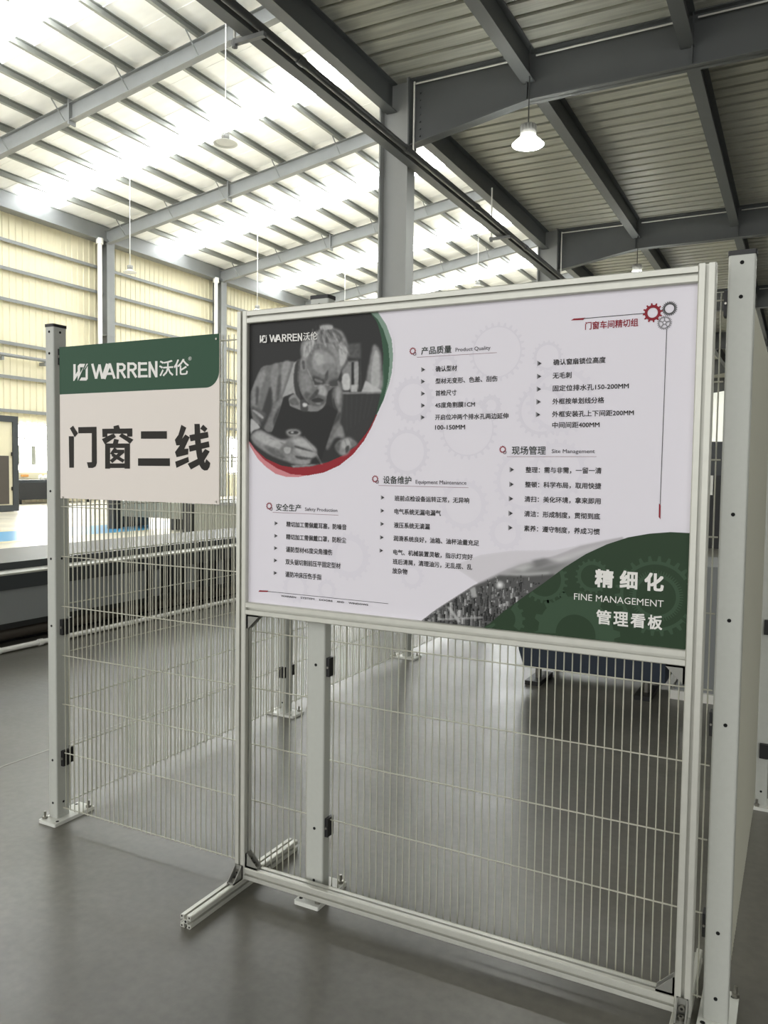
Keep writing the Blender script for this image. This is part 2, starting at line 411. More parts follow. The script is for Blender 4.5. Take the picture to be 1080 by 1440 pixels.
# cable tray and its pipe below the deck edge
t = thing('cable_tray', 'grey cable tray with a round conduit hung below the deck edge', 'cable tray', (-5.0, 10, 5.8))
b = MB(); ya, yb = -4, 18.0
b.prism([(-.07, 0), (.07, 0), (.07, .1), (.062, .1), (.062, .008), (-.062, .008), (-.062, .1), (-.07, .1)], (-5.02, ya, 5.8), (-5.02, yb, 5.8), (1, 0, 0), (0, 0, 1), M_steel)
b.build('tray_body', t)
b = MB(); b.tube((-4.88, ya, 5.85), (-4.88, yb, 5.85), .042, M_darkpipe, 12)
for yy in (2, 4.6, 7.2, 9.8, 12.4, 15): b.tube((-4.88, yy, 5.85), (-4.88, yy + .12, 5.85), .052, M_darkpipe, 12)
b.build('round_conduit', t)
for yy in (6.55, 14.0):
    b = MB(); b.box(-5.22, -4.82, yy - .025, yy + .025, 5.745, 5.79, M_rafter)
    b.build('hanger_bar', t)
    b = MB(); b.tube((-5.19, yy, 5.72), (-5.19, yy, 6.69), .014, M_pipewhite, 8); b.tube((-5.19, yy, 5.72), (-5.19, yy, 5.8), .03, M_rafter, 8)
    b.build('hanger_rod', t)

# ------------------------------------------------------------------ pendant lamps
def pendant(x, y, z, ztop, label, lit, group, cable, R=.21):
    t = thing('pendant_lamp', label, 'lamp', (x, y, z), group)
    b = MB(); b.tube((x, y, z + .26), (x, y, ztop), .012 if not lit else .009, cable, 6); b.build('suspension_rod', t)
    b = MB(); b.lathe([(.001, z * 0 + .27), (.05, .27), (.1, .25), (.105, .13), (.09, .11)], (x, y, z), M_lampgrey)
    for k in range(14):
        a = 2 * math.pi * k / 14; b.box(x + .1 * math.cos(a) - .006, x + .1 * math.cos(a) + .006, y + .1 * math.sin(a) - .006, y + .1 * math.sin(a) + .006, z + .16, z + .25, M_lampgrey)
    b.build('housing', t)
    b = MB(); b.lathe([(.1, .11), (.125, .08), (R * .85, .03), (R, 0), (R * .98, -.005), (R * .82, .024), (.1, .075)], (x, y, z), M_lampshade if lit else M_lampdim); b.build('lamp_shade', t)
    b = MB(); b.lathe([(.001, -.012), (R * .5, -.01), (R * .93, .004)] if lit else [(.001, .03), (R * .5, .03), (R * .8, .03)], (x, y, z), M_lampon if lit else M_lampdim); b.build('lens', t)
    return t
pendant(-3.35, 10.35, 5.82, DK, 'lit white pendant lamp hanging in full view beneath the big dark girder', True, 'deck lamps', M_darkpipe)
pendant(-3.35, 18.17, 5.82, DK, 'lit pendant lamp peeping over the board frame under the second girder', True, 'deck lamps', M_darkpipe)
for yy in (2.5, 10.35, 18.17, 26.0):  # lamp row out of view, added to brighten the deck underside
    pendant(2.7, yy, 5.82, DK, 'unseen lit lamp past the tall fence post, added to light the deck', True, 'added deck lamps out of view', M_darkpipe)
pendant(-3.35, 26.0, 5.82, DK, 'hidden lit lamp under the third girder, added to light the deck', True, 'deck lamps', M_darkpipe)  # hidden lamp, also added for deck brightness
HL = 'hall pendant lamps'
pendant(-13.75, 16.98, 10.05, roof_z(-13.75) - .1, 'unlit white pendant lamp seen large against a bright skylight strip', False, HL, M_pipewhite, .32)
pendant(-23.15, 22.9, 9.0, roof_z(-23.15) - .1, 'unlit white pendant lamp hanging in front of the cream wall between two white downpipes', False, HL, M_pipewhite, .26)
pendant(-23.15, 30.98, 9.0, roof_z(-23.15) - .1, 'pendant lamp whose cap shows just above the corner of the board frame', False, HL, M_pipewhite, .26)
pendant(-23.2, 39.2, 9.0, roof_z(-23.2) - .1, 'pendant lamp rod dropping behind the board frame next to the tall column', False, HL, M_pipewhite, .26)
pendant(-13.75, 35.4, 10.15, roof_z(-13.75) - .1, 'small pendant lamp hanging beyond the tall column under the cable tray', False, HL, M_pipewhite, .3)

# ------------------------------------------------------------------ safety fence
ZT = 2.085
HOLES = (2.053, 1.965, 1.398, 1.116, .834, .262, .078)
CLZ = ((1.92, 1.985), (.795, .86), (.235, .3))
def fence_post(cx, cy, w, d, label, plate, bolts, front='y', clamps=()):
    """w along X, d along Y; plate = (x0,x1,y0,y1)"""
    t = thing('fence_post', label, 'fence post', (cx, cy, 0), 'safety fence posts')
    b = MB(); b.prism(rrect(w, d, .006), (cx, cy, .012), (cx, cy, ZT - .012), (1, 0, 0), (0, 1, 0), M_post); b.build('post_tube', t)
    b = MB(); b.prism(rrect(w + .004, d + .004, .006), (cx, cy, ZT - .012), (cx, cy, ZT), (1, 0, 0), (0, 1, 0), M_black); b.build('cap', t)
    for z in HOLES:
        b = MB(); b.tube((cx, cy - d / 2 - .0012, z), (cx, cy - d / 2 + .002, z), .0052, M_hole, 10); b.build('bolt_hole', t)
        if front == 'both': b = MB(); b.tube((cx + w / 2 - .002, cy, z), (cx + w / 2 + .0012, cy, z), .0052, M_hole, 10); b.build('bolt_hole', t)
    b = MB(); x0, x1, y0, y1 = plate
    b.prism(rrect(x1 - x0, y1 - y0, .006), ((x0 + x1) / 2, (y0 + y1) / 2, 0), ((x0 + x1) / 2, (y0 + y1) / 2, .014), (1, 0, 0), (0, 1, 0), M_plate)
    for hx, hy in ((.15, .12), (.85, .12), (.15, .88), (.85, .88)):
        b.tube((x0 + (x1 - x0) * hx, y0 + (y1 - y0) * hy, .0135), (x0 + (x1 - x0) * hx, y0 + (y1 - y0) * hy, .0146), .007, M_hole, 10)
    b.build('base_plate', t)
    for hx, hy in bolts:
        b = MB(); px, py = x0 + (x1 - x0) * hx, y0 + (y1 - y0) * hy
        b.tube((px, py, .014), (px, py, .024), .011, M_steelbolt, 6); b.tube((px, py, .014), (px, py, .045), .005, M_steelbolt, 8)
        b.build('anchor_bolt', t)
    for ax, sx, sy in clamps:     # clamp boxes on a post side
        for z0, z1 in CLZ:
            b = MB()
            if ax == 'x': b.box(min(sx, sx + sy), max(sx, sx + sy), cy - .012, cy + .026, z0, z1, M_black); b.tube((sx + sy * .5, cy - .016, (z0 + z1) / 2), (sx + sy * .5, cy - .01, (z0 + z1) / 2), abs(sy) * .35, M_steelbolt, 8)
            else: b.box(cx - .012, cx + .026, min(sx, sx + sy), max(sx, sx + sy), z0, z1, M_black)
            b.build('mesh_clamp', t)
    return t
DB = ((.15, .12), (.85, .88))
fence_post(-2.758, 2.315, .05, .066, 'grey corner fence post carrying the green-banded sign', (-2.797, -2.697, 2.24, 2.452), ((.15, .1), (.85, .9)), 'both', (('x', -2.733, .016), ('y', 2.348, .02)))
fence_post(-1.45, 2.305, .07, .046, 'grey fence post behind the board stand, between its two wire panels', (-1.504, -1.405, 2.238, 2.434), ((.85, .12), (.85, .9)), 'y', (('x', -1.415, .012), ('x', -1.485, -.005)))
fence_post(-.1565, 2.305, .065, .046, 'tall grey fence post between the board stand and the picture edge', (-.2, -.105, 2.238, 2.443), ((.9, .9),), 'y', (('x', -.189, -.009), ('y', 2.328, .02)))
fence_post(-2.762, 4.005, .05, .07, 'grey inner fence post seen through the wire panel just under the board', (-2.863, -2.664, 3.945, 4.065), DB, 'y', (('y', 3.97, -.02), ('y', 4.04, .02)))
fence_post(-2.772, 5.725, .05, .07, 'grey fence post inside the enclosure, second along the side fence', (-2.89, -2.67, 5.66, 5.79), DB, 'y', (('y', 5.69, -.02),))
fence_post(-2.772, 7.45, .05, .07, 'grey fence post at the far end of the side fence behind the board', (-2.87, -2.67, 7.39, 7.51), DB, 'y')
fence_post(-.112, 3.955, .05, .07, 'grey fence post at the frame edge behind the tall fence post', (-.143, -.03, 3.89, 4.02), DB, 'y', (('y', 3.92, -.02), ('y', 3.99, .02)))
fence_post(-.112, 5.65, .05, .07, 'grey fence post deepest along the fence at the frame edge', (-.17, -.05, 5.59, 5.71), DB, 'y')

HZ = (.054, .292, .5, .708, .916, 1.126, 1.334, 1.542, 1.75, 1.965)
def mesh_panel(label, axis, c, a0, a1, n, group='wire mesh panels', r=.0022):
    """axis 'x': panel in plane Y=c from X=a0..a1 ; axis 'y': plane X=c, Y=a0..a1"""
    b = MB()
    P = (lambda a, off, z: (a, c + off, z)) if axis == 'x' else (lambda a, off, z: (c + off, a, z))
    for k in range(n + 1):
        a = a0 + (a1 - a0) * k / n
        b.tube(P(a, 0, .046), P(a, 0, 1.985), r, M_wire, 6, cap=False)
    for z in HZ:
        b.tube(P(a0 - .012, -.0045, z), P(a1 + .012, -.0045, z), r * 1.1, M_wire, 6)
    loc = P((a0 + a1) / 2, 0, .046)
    return b.build('wire_mesh_panel', loc=loc, label=label, category='fence panel', group=group)
mesh_panel('pale welded wire panel carrying the green-banded sign', 'x', 2.315, -2.716, -1.503, 48)
mesh_panel('pale welded wire panel directly behind and below the notice board', 'x', 2.315, -1.398, -.206, 48)
mesh_panel('welded wire side panel running back from the corner fence post', 'y', -2.76, 2.37, 3.95, 63)
mesh_panel('welded wire side panel between the two inner fence posts', 'y', -2.767, 4.06, 5.67, 64)
mesh_panel('welded wire side panel at the far end of the side fence', 'y', -2.772, 5.78, 7.4, 65)
mesh_panel('welded wire panel running back behind the tall fence post', 'y', -.137, 2.35, 3.9, 62)
mesh_panel('welded wire panel deeper along the fence at the frame edge', 'y', -.115, 4.01, 5.6, 64)

# ------------------------------------------------------------------ print helpers (flat artwork on the sheets)
def smooth(pts, n=4):
    out = []; N = len(pts)
    for i in range(N):
        p0, p1, p2, p3 = (Vector(pts[(i + k - 1) % N]) for k in range(4))
        for k in range(n):
            t = k / n
            out.append(tuple(.5 * ((2 * p1) + (p2 - p0) * t + (2 * p0 - 5 * p1 + 4 * p2 - p3) * t * t + (3 * p1 - p0 - 3 * p2 + p3) * t ** 3)))
    return out
class Sheet:
    """flat print on the plane Y: artwork coordinates come from (origin, scale) crops of the sheet"""
    def __init__(self, Y): self.Y = Y; self.o = (0, 0); self.s = 1.0
    def crop(self, ox, oy, s): self.o = (ox, oy); self.s = s
    def at(self, x, y):
        p = on_y(self.o[0] + x / self.s, self.o[1] + y / self.s, self.Y); return p.x, p.z
    def poly(self, b, pts, layer, m, ink=None, curve=False, clip=None):
        q = [self.at(*p) for p in (smooth(pts) if curve else pts)]
        if clip: q = [(min(max(x, clip[0]), clip[1]), min(max(z, clip[2]), clip[3])) for x, z in q]
        ar = sum(q[i][0] * q[(i + 1) % len(q)][1] - q[(i + 1) % len(q)][0] * q[i][1] for i in range(len(q)))
        if ar < 0:
            q = q[::-1]
            if ink and isinstance(ink[0], (tuple, list)): ink = ink[::-1]
        y = self.Y - .0004 * layer
        b.face([(x, y, z) for x, z in q], m, False, ink)
    def text(self, b, s, x0, y0, x1, y1, h, layer, m, bold=0.0, ink=None, shear=0.0):
        c = bpy.data.curves.new('t', 'FONT'); c.body = s; c.resolution_u = 2; c.shear = shear
        o = bpy.data.objects.new('t', c)
        me = bpy.data.meshes.new_from_object(o)
        v = [p.co for p in me.vertices]
        if not v: return
        ax, bx = min(p.x for p in v), max(p.x for p in v); ay, by = min(p.y for p in v), max(p.y for p in v)
        X0, Z0 = self.at(x0, y0); X1, Z1 = self.at(x1, y1)
        xm, ym = (x0 + x1) / 2, (y0 + y1) / 2
        Ha = self.at(xm, ym - h / 2)[1]; Hb = self.at(xm, ym + h / 2)[1]; Zc = (Ha + Hb) / 2; H = Ha - Hb
        sx = (X1 - X0) / (bx - ax); sy = H / (by - ay); y = self.Y - .0004 * layer
        k = 8 if bold else 1
        g = bold; sx = (X1 - X0) / (bx - ax + 2 * g); sy = H / (by - ay + 2 * g)
        for q in range(k):
            ox, oy = (g * (1, 1, 1, 0, -1, -1, -1, 0)[q], g * (1, 0, -1, -1, -1, 0, 1, 1)[q]) if bold else (0, 0)
            vs = [(X0 + (p.x - ax + g + ox) * sx, y - .00002 * q, Zc + (p.y - (ay + by) / 2 + oy) * sy) for p in v]
            b.mesh(vs, [list(p.vertices) for p in me.polygons], m, False, ink)
        bpy.data.objects.remove(o); bpy.data.curves.remove(c); bpy.data.meshes.remove(me)
    def gear(self, b, cx, cy, R, r, teeth, layer, m, ink=None, tooth=.16, clip=None):
        """gear ring with centre (cx,cy), radius R in artwork units, hole r"""
        X, Z = self.at(cx, cy); rr = abs(self.at(cx + R, cy)[0] - self.at(cx - R, cy)[0]) / 2; k = rr / R
        rz = abs(self.at(cx, cy + R)[1] - self.at(cx, cy - R)[1]) / 2; rr = rz; k = rz / R
        y = self.Y - .0004 * layer; N = teeth * 8; out = []; inn = []
        for i in range(N):
            a = 2 * math.pi * i / N; ph = i % 8
            R_ = rr if ph in (1, 2, 3) else rr * (1 - tooth)
            out.append((X + R_ * math.cos(a), Z + R_ * math.sin(a))); inn.append((X + r * k * math.cos(a), Z + r * k * math.sin(a)))
        C = (lambda p: (min(max(p[0], clip[0]), clip[1]), min(max(p[1], clip[2]), clip[3]))) if clip else (lambda p: p)
        vs = [(C(p)[0], y, C(p)[1]) for p in out] + [(C(p)[0], y, C(p)[1]) for p in inn]
        b.mesh(vs, [(N + i, i, (i + 1) % N, N + (i + 1) % N) for i in range(N)], m, False, ink)
    def disc(self, b, cx, cy, R, layer, m, ink=None, n=40):
        X, Z = self.at(cx, cy); rr = abs(self.at(cx, cy + R)[1] - self.at(cx, cy - R)[1]) / 2; y = self.Y - .0004 * layer
        b.face([(X + rr * math.cos(2 * math.pi * i / n), y, Z + rr * math.sin(2 * math.pi * i / n)) for i in range(n)], m, False, ink)
    def line(self, b, x0, y0, x1, y1, wpx, layer, m, ink=None):
        dx, dy = x1 - x0, y1 - y0; L = math.hypot(dx, dy); nx, ny = -dy / L * wpx / 2, dx / L * wpx / 2
        self.poly(b, [(x0 + nx, y0 + ny), (x1 + nx, y1 + ny), (x1 - nx, y1 - ny), (x0 - nx, y0 - ny)], layer, m, ink)
WM_STROKES = [[(185, 104), (217, 228), (247, 110), (271, 228), (312, 102)], [(290, 230), (336, 100), (376, 226)], [(308, 188), (366, 185)],
    [(406, 94), (406, 226)], [(402, 103), (446, 101), (463, 116), (463, 142), (446, 157), (402, 159)], [(432, 157), (468, 220)],
    [(498, 88), (498, 220)], [(494, 97), (540, 95), (559, 110), (559, 136), (540, 151), (494, 153)], [(526, 151), (564, 214)],
    [(592, 84), (592, 215)], [(584, 95), (655, 92)], [(584, 149), (654, 147)], [(584, 207), (660, 204)], [(682, 79), (682, 213)], [(680, 84), (738, 206)], [(739, 74), (739, 210)]]
def wordmark(sh, b, x0, y0, x1, y1, h, layer, m):
    """the six letter wordmark, left mid (x0,y0) to right mid (x1,y1), letter height h"""
    k = 0
    for st in WM_STROKES:
        q = []
        for x, y in st:
            u = (x - 174) / 575; v = (y - (103 - 29 * (x - 180) / 558)) / 130 - .5
            q.append((x0 + (x1 - x0) * u, y0 + (y1 - y0) * u + h * v))
        wd = 21 / 130 * h
        for (xa, ya), (xb, yb) in zip(q, q[1:]):
            L = math.hypot(xb - xa, yb - ya); e = wd * .18 / L
            k += 1; sh.line(b, xa - (xb - xa) * e, ya - (yb - ya) * e, xb + (xb - xa) * e, yb + (yb - ya) * e, wd, layer + .03 * k, m)
def emblem(sh, b, x0, y0, x1, y1, layer, m, back):
    """square W/D monogram inside the given box"""
    def q(pts, mm, l): sh.poly(b, [(x0 + (x1 - x0) * u, y0 + (y1 - y0) * v) for u, v in pts], l, mm)
    q([(0, .02), (.16, .02), (.16, .62), (.3, .42), (.3, .68), (.06, 1.0), (0, 1.0)], m, layer)
    q([(.3, .12), (.44, 0), (.86, 0), (.98, -.02), (1.0, .02), (.45, .72), (.3, 1.0), (.3, .8)], m, layer)
    q([(.47, .2), (.7, .2), (.47, .55)], back, layer + .5)
    q([(1.0, .12), (1.0, .88), (.9, .98), (.42, .98), (.55, .8), (.85, .8), (.85, .34)], m, layer)
    q([(.84, -.02), (.93, -.02), (.4, .98), (.31, 1.0)], back, layer + 1)

class Raster:
    """a printed picture: tones laid on a fine grid of the sheet, carried as vertex ink"""
    def __init__(self, sh, X0, X1, Z0, Z1, nx, nz, base):
        self.sh = sh; self.b = (X0, X1, Z0, Z1); self.n = (nx, nz)
        X, Z = np.meshgrid(np.linspace(X0, X1, nx), np.linspace(Z1, Z0, nz))
        self.X, self.Z = X, Z
        Rn = np.array(RC); P = np.stack([X, np.full_like(X, sh.Y), Z - EYE.z], -1) @ Rn.T
        u = FPX * P[..., 0] / P[..., 2] + 540; v = FPX * P[..., 1] / P[..., 2] + 720
        self.U = (u - sh.o[0]) * sh.s; self.V = (v - sh.o[1]) * sh.s
        self.c = np.tile(np.array(base, float), (nz, nx, 1))
    @staticmethod
    def blur(m, k):
        for ax in (0, 1):
            for _ in range(2):
                p = np.pad(m, [(k, k) if a == ax else (0, 0) for a in range(m.ndim)], mode='edge'); cs = np.cumsum(p, ax)
                z = np.zeros_like(np.take(cs, [0], ax)); cs = np.concatenate([z, cs], ax); n = m.shape[ax]
                m = (np.take(cs, range(2 * k + 1, 2 * k + 1 + n), ax) - np.take(cs, range(0, n), ax)) / (2 * k + 1)
        return m
    def mask(self, pts):
        x, y = self.U, self.V; c = np.zeros(x.shape, bool); N = len(pts)
        for i in range(N):
            (xa, ya), (xb, yb) = pts[i], pts[i - 1]
            if ya == yb: continue
            c ^= ((ya > y) != (yb > y)) & (x < (xb - xa) * (y - ya) / (yb - ya) + xa)
        return c.astype(float)
    def paint(self, pts, col, soft=0, alpha=1.0):
        m = self.mask(pts)
        if soft: m = self.blur(m, soft)
        self.c += (np.array(col, float) - self.c) * (m * alpha)[..., None]
    def build(self, name, parent, layer, keep=None, **kw):
        nx, nz = self.n; y = self.sh.Y - .0004 * layer
        co = np.stack([self.X, np.full_like(self.X, y), self.Z], -1).reshape(-1, 3) - np.array(parent['_o'])
        i = np.arange(nx * nz).reshape(nz, nx)
        q = np.stack([i[1:, :-1], i[1:, 1:], i[:-1, 1:], i[:-1, :-1]], -1)
        if keep is not None: q = q[keep[:-1, :-1] & keep[1:, 1:] & keep[1:, :-1] & keep[:-1, 1:]]
        q = q.reshape(-1, 4)
        me = bpy.data.meshes.new(name); me.from_pydata(co.tolist(), [], q.tolist()); me.materials.append(M_print)
        c = np.clip(self.c, 0, 255).reshape(-1, 3) / 255; l = np.where(c <= .04045, c / 12.92, ((c + .055) / 1.055) ** 2.4)
        at = me.color_attributes.new('ink', 'FLOAT_COLOR', 'POINT')
        at.data.foreach_set('color', np.concatenate([l, np.ones((len(l), 1))], 1).astype(np.float32).ravel())
        o = bpy.data.objects.new(name, me); COL.objects.link(o); o.parent = parent; o['_o'] = tuple(parent['_o'])
        for k, v in kw.items(): o[k] = v
        return o

# ------------------------------------------------------------------ line sign on the fence
SY = 2.296
t = thing('line_sign', 'white line sign with a green top band and big black characters, tied to the fence', 'sign', (-2.3, 2.3, 1.37), None)
sh = Sheet(SY); sh.crop(0, 420, 3)
xl, xr, zb, zt = -2.715, -1.884, 1.37, 1.989
b = MB(); b.box(xl, xr, SY, SY + .004, zb, zt, M_signwhite); sheet = b.build('sign_sheet', t)
b = MB(); zg = sh.at(560, 390)[1]; y = SY - .0004
R_ = .06
pts = [(xl, zt), (xl, zg)] + [(xr - R_ + R_ * math.sin(a), zg + R_ - R_ * math.cos(a)) for a in [math.pi / 2 * k / 10 for k in range(11)]] + [(xr, zt)]
b.face([(p[0], y, p[1]) for p in pts], M_signgreen); b.build('header_band', t, label='green header band')
b = MB(); emblem(sh, b, 310, 275, 371, 347, 2, M_logo, M_signgreen)
wordmark(sh, b, 385, 307, 665, 296, 62, 2, M_logo); sh.text(b, '沃伦', 672, 293, 797, 289, 68, 2, M_logo, .012); sh.text(b, '®', 795, 253, 809, 252, 16, 2, M_logo)
b.build('logo', t, label='white logo lettering')
b = MB()
def glyph(ox, polys, lines):
    sh.crop(ox, 590, 9.818)
    for k, p in enumerate(polys): sh.poly(b, p, 2 + .04 * k, M_signink)
    for k, (xa, ya, xb, yb, wd) in enumerate(lines): sh.line(b, xa, ya, xb, yb, wd, 2.5 + .04 * k, M_signink)
def bar(xa, ya, xb, yb): return [(xa, ya), (xb, ya), (xb, yb), (xa, yb)]
glyph(90, [[(82, 122), (128, 85), (195, 190), (150, 245)], [(68, 230), (138, 230), (138, 665), (75, 665)],
           [(198, 105), (450, 100), (455, 600), (440, 645), (400, 668), (338, 668), (318, 590), (385, 588), (385, 188), (200, 190)]], [])
b.build('character', t, label='heavy black character'); b = MB()
glyph(90, [[(685, 92), (755, 75), (778, 130), (690, 130)], [(530, 128), (945, 122), (945, 235), (875, 235), (872, 195), (600, 195), (600, 240), (532, 243)],
           [(525, 270), (655, 205), (690, 195), (720, 240), (565, 342)], [(760, 230), (800, 190), (960, 278), (912, 335), (870, 300)], [(695, 265), (760, 280), (745, 335), (675, 335)],
           bar(570, 330, 912, 392), bar(570, 330, 638, 678), bar(838, 330, 912, 678), bar(570, 605, 912, 668)],
      [(715, 396, 655, 482, 44), (700, 440, 832, 440, 48), (815, 440, 652, 582, 50), (668, 482, 826, 576, 48)])
b.build('character', t, label='heavy black character'); b = MB()
glyph(190, [[(82, 162), (440, 160), (440, 265), (82, 265)], [(42, 535), (482, 535), (482, 642), (42, 638)]], [])
b.build('character', t, label='heavy black character'); b = MB()
glyph(190, [[(640, 72), (708, 112), (650, 265), (695, 205), (755, 245), (680, 405), (738, 400), (735, 480), (575, 520), (552, 450), (620, 355), (572, 358), (550, 280), (600, 210)],
            [(555, 582), (735, 515), (745, 585), (572, 668)],
            [(820, 60), (893, 60), (908, 300), (930, 470), (965, 600), (985, 545), (1040, 600), (1028, 660), (1000, 700), (960, 705), (920, 680), (885, 620), (855, 510), (838, 400), (825, 250)],
            [(750, 215), (1005, 168), (1015, 248), (768, 302)], [(742, 365), (1018, 300), (1030, 380), (755, 445)], [(900, 125), (942, 70), (1000, 125), (965, 175)],
            [(970, 405), (1032, 440), (960, 560), (880, 630), (772, 690), (728, 610), (860, 545), (925, 465)]], [])
b.build('character', t, label='heavy black character')
sh.crop(0, 420, 3)
for px, py in ((266, 838), (912, 857), (914, 170)):
    b = MB(); X, Z = sh.at(px, py); b.tube((X, SY - .004, Z), (X, SY + .004, Z), .004, M_steelbolt, 8); b.build('rivet', t)

# ------------------------------------------------------------------ notice board stand
W_ = .043; FY = 2.22; CY = FY + W_ / 2
def tslot(w=W_):
    h = w / 2; s = w * .105; d = w * .33; c = w * .06
    base = [(h, -h + c), (h, -s), (h - d * .25, -s), (h - d * .25, -s * 1.5), (h - d, -s * 1.5), (h - d, s * 1.5), (h - d * .25, s * 1.5), (h - d * .25, s), (h, s), (h, h - c)]
    out = []
    for k in range(4):
        ca, sa = ((1, 0), (0, 1), (-1, 0), (0, -1))[k]
        out += [(x * ca - y * sa, x * sa + y * ca) for x, y in base]
    return out
TS = tslot()
t = thing('notice_board_stand', 'aluminium framed notice board stand with a large printed white panel', 'notice board', (-.98, CY, 0))
XL, XR = -1.725, -.234
def profile(name, p0, p1, a, bb, lab=None):
    b = MB(); b.prism(TS, p0, p1, a, bb, M_alu, M_alu)
    return b.build(name, t)
Xv, Yv, Zv = (1, 0, 0), (0, 1, 0), (0, 0, 1)
profile('upright', (XL, CY, .043), (XL, CY, 2.042), Xv, Yv)
profile('upright', (XR, CY, .043), (XR, CY, 2.046), Xv, Yv)
for zc in (2.0205, 1.0145, .0645):
    profile('rail', (XL + W_ / 2, CY, zc), (XR - W_ / 2, CY, zc), Yv, Zv)
for X in (XL - .005, XR - .005):
    p = profile('foot', (X, 1.946, .0215), (X, 2.568, .0215), Xv, Zv)
    for yy in (1.946, 2.568):
        b = MB(); sg = -1 if yy < 2 else 1
        for ax, az in ((1, 1), (1, -1), (-1, 1), (-1, -1)):
            b.tube((X + ax * .0155, yy + sg * .0008, .0215 + az * .0155), (X + ax * .0155, yy - sg * .004, .0215 + az * .0155), .0032, M_hole, 10)
        b.tube((X, yy + sg * .0008, .0215), (X, yy - sg * .004, .0215), .0042, M_hole, 10)
        b.build('end_bore', p)
def bracket(c, u, v, wdir, L=.05, wd=.03):
    """cast angle bracket: legs along u and v from corner c, width along wdir"""
    c, u, v, wd_ = Vector(c), Vector(u), Vector(v), Vector(wdir)
    b = MB(); th = .006
    for side in (-1, 1):
        o = c + wd_ * side * (wd / 2 - .002)
        b.prism([(0, 0), (L, 0), (L, .006), (.006, L), (0, L)], o - wd_ * .002, o + wd_ * .002, u, v, M_bracket)
    b.prism([(0, 0), (L, 0), (L, th), (0, th)], c - wd_ * wd / 2, c + wd_ * wd / 2, u, v, M_bracket)
    b.prism([(0, 0), (th, 0), (th, L), (0, L)], c - wd_ * wd / 2, c + wd_ * wd / 2, u, v, M_bracket)
    o = b.build('corner_bracket', t)
    b2 = MB()
    for d1, d2 in ((u, v), (v, u)):
        p = c + d1 * L * .55 + d2 * th; b2.tube(p, p + d2 * .009, .0085, M_steelbolt, 12); b2.tube(p + d2 * .0088, p + d2 * .0095, .004, M_hole, 8)
    b2.build('cap_screw', o)
z_ = .043
bracket((XL, FY, z_), (0, -1, 0), (0, 0, 1), (1, 0, 0)); bracket((XL, FY + W_, z_), (0, 1, 0), (0, 0, 1), (1, 0, 0))
bracket((XR, FY, z_), (0, -1, 0), (0, 0, 1), (1, 0, 0)); bracket((XR, FY + W_, z_), (0, 1, 0), (0, 0, 1), (1, 0, 0))
bracket((XL + W_ / 2, CY, .086), (1, 0, 0), (0, 0, 1), (0, 1, 0)); bracket((XR - W_ / 2, CY, .086), (-1, 0, 0), (0, 0, 1), (0, 1, 0))
bracket((XL + W_ / 2, CY, .993), (1, 0, 0), (0, 0, -1), (0, 1, 0)); bracket((XR - W_ / 2, CY, .993), (-1, 0, 0), (0, 0, -1), (0, 1, 0))

BY = 2.237
BX0, BX1, BZ0, BZ1 = XL + W_ / 2 - .004, XR - W_ / 2 + .004, 1.036 - .004, 1.999 + .004
CL = (BX0, BX1, BZ0, BZ1)
b = MB(); b.box(BX0, BX1, BY, BY + .006, BZ0, BZ1, M_white); panel = b.build('printed_panel', t)
sh = Sheet(BY)
G = lambda v: (v, v, v)
INK = (44, 42, 42); RED = (140, 32, 48); WHT = (226, 222, 230)
# pale gear watermarks
b = MB(); sh.crop(560, 440, 4.909); WM = (219, 215, 224); WM2 = (222, 218, 227); GL = [1.0]
def glayer(): GL[0] += .02; return GL[0]
for gx, gy, R, r, n in ((680, 270, 205, 170, 26), (1030, 300, 110, 78, 18), (480, 800, 215, 180, 24), (990, 675, 190, 145, 22), (60, 960, 175, 130, 20), (100, 600, 165, 110, 20), (325, 380, 100, 60, 16), (640, 640, 80, 40, 12)):
    b = MB(); sh.gear(b, gx, gy, R, r, n, glayer(), M_print, WM, .12); b.build('gear_watermark', panel)
sh.crop(340, 420, 3.176)
for gx, gy, R, r, n in ((990, 920, 120, 85, 18), (480, 1150, 110, 70, 18), (240, 1290, 70, 45, 14), (760, 1240, 60, 36, 14), (380, 1300, 50, 28, 12)):
    b = MB(); sh.gear(b, gx, gy, R, r, n, glayer(), M_print, WM2, .12); b.build('gear_watermark', panel)
sh.crop(660, 380, 2.571)
for gx, gy, R, r, n in ((320, 720, 110, 80, 20), (130, 950, 65, 40, 16), (200, 760, 120, 92, 22), (330, 470, 130, 100, 22)):
    b = MB(); sh.gear(b, gx, gy, R, r, n, glayer(), M_print, WM2, .12); b.build('gear_watermark', panel)

# portrait print of a craftsman bent over his work
sh.crop(345, 435, 5.143)
xr_ = sh.at(1078, 340)[0]; zb_ = sh.at(330, 1224)[1]
ra = Raster(sh, BX0, xr_, zb_, BZ1, 330, 345, WHT)
def P(pts, layer, g, curve=True):
    soft = 0 if layer < 5 else (1 if layer in (6, 9, 10, 11) or layer >= 13.5 else 2)
    ra.paint(smooth(pts) if curve else pts, G(g) if isinstance(g, int) else g, soft, 1.0 if layer < 12 else .95)
def stroke(x0, y0, x1, y1, wd, g, alpha=.7):
    dx, dy = x1 - x0, y1 - y0; L = math.hypot(dx, dy); nx, ny = -dy / L * wd / 2, dx / L * wd / 2
    ra.paint([(x0 + nx, y0 + ny), (x1 + nx * .4, y1 + ny * .4), (x1 - nx * .4, y1 - ny * .4), (x0 - nx, y0 - ny)], G(g), 1, alpha)
edge = [(905, 28), (940, 70), (960, 110), (985, 200), (1000, 330), (992, 480), (975, 620), (950, 740), (930, 800), (880, 890), (800, 990), (700, 1060), (600, 1105), (480, 1135), (350, 1145), (260, 1130), (150, 1080), (80, 1020), (38, 965)]
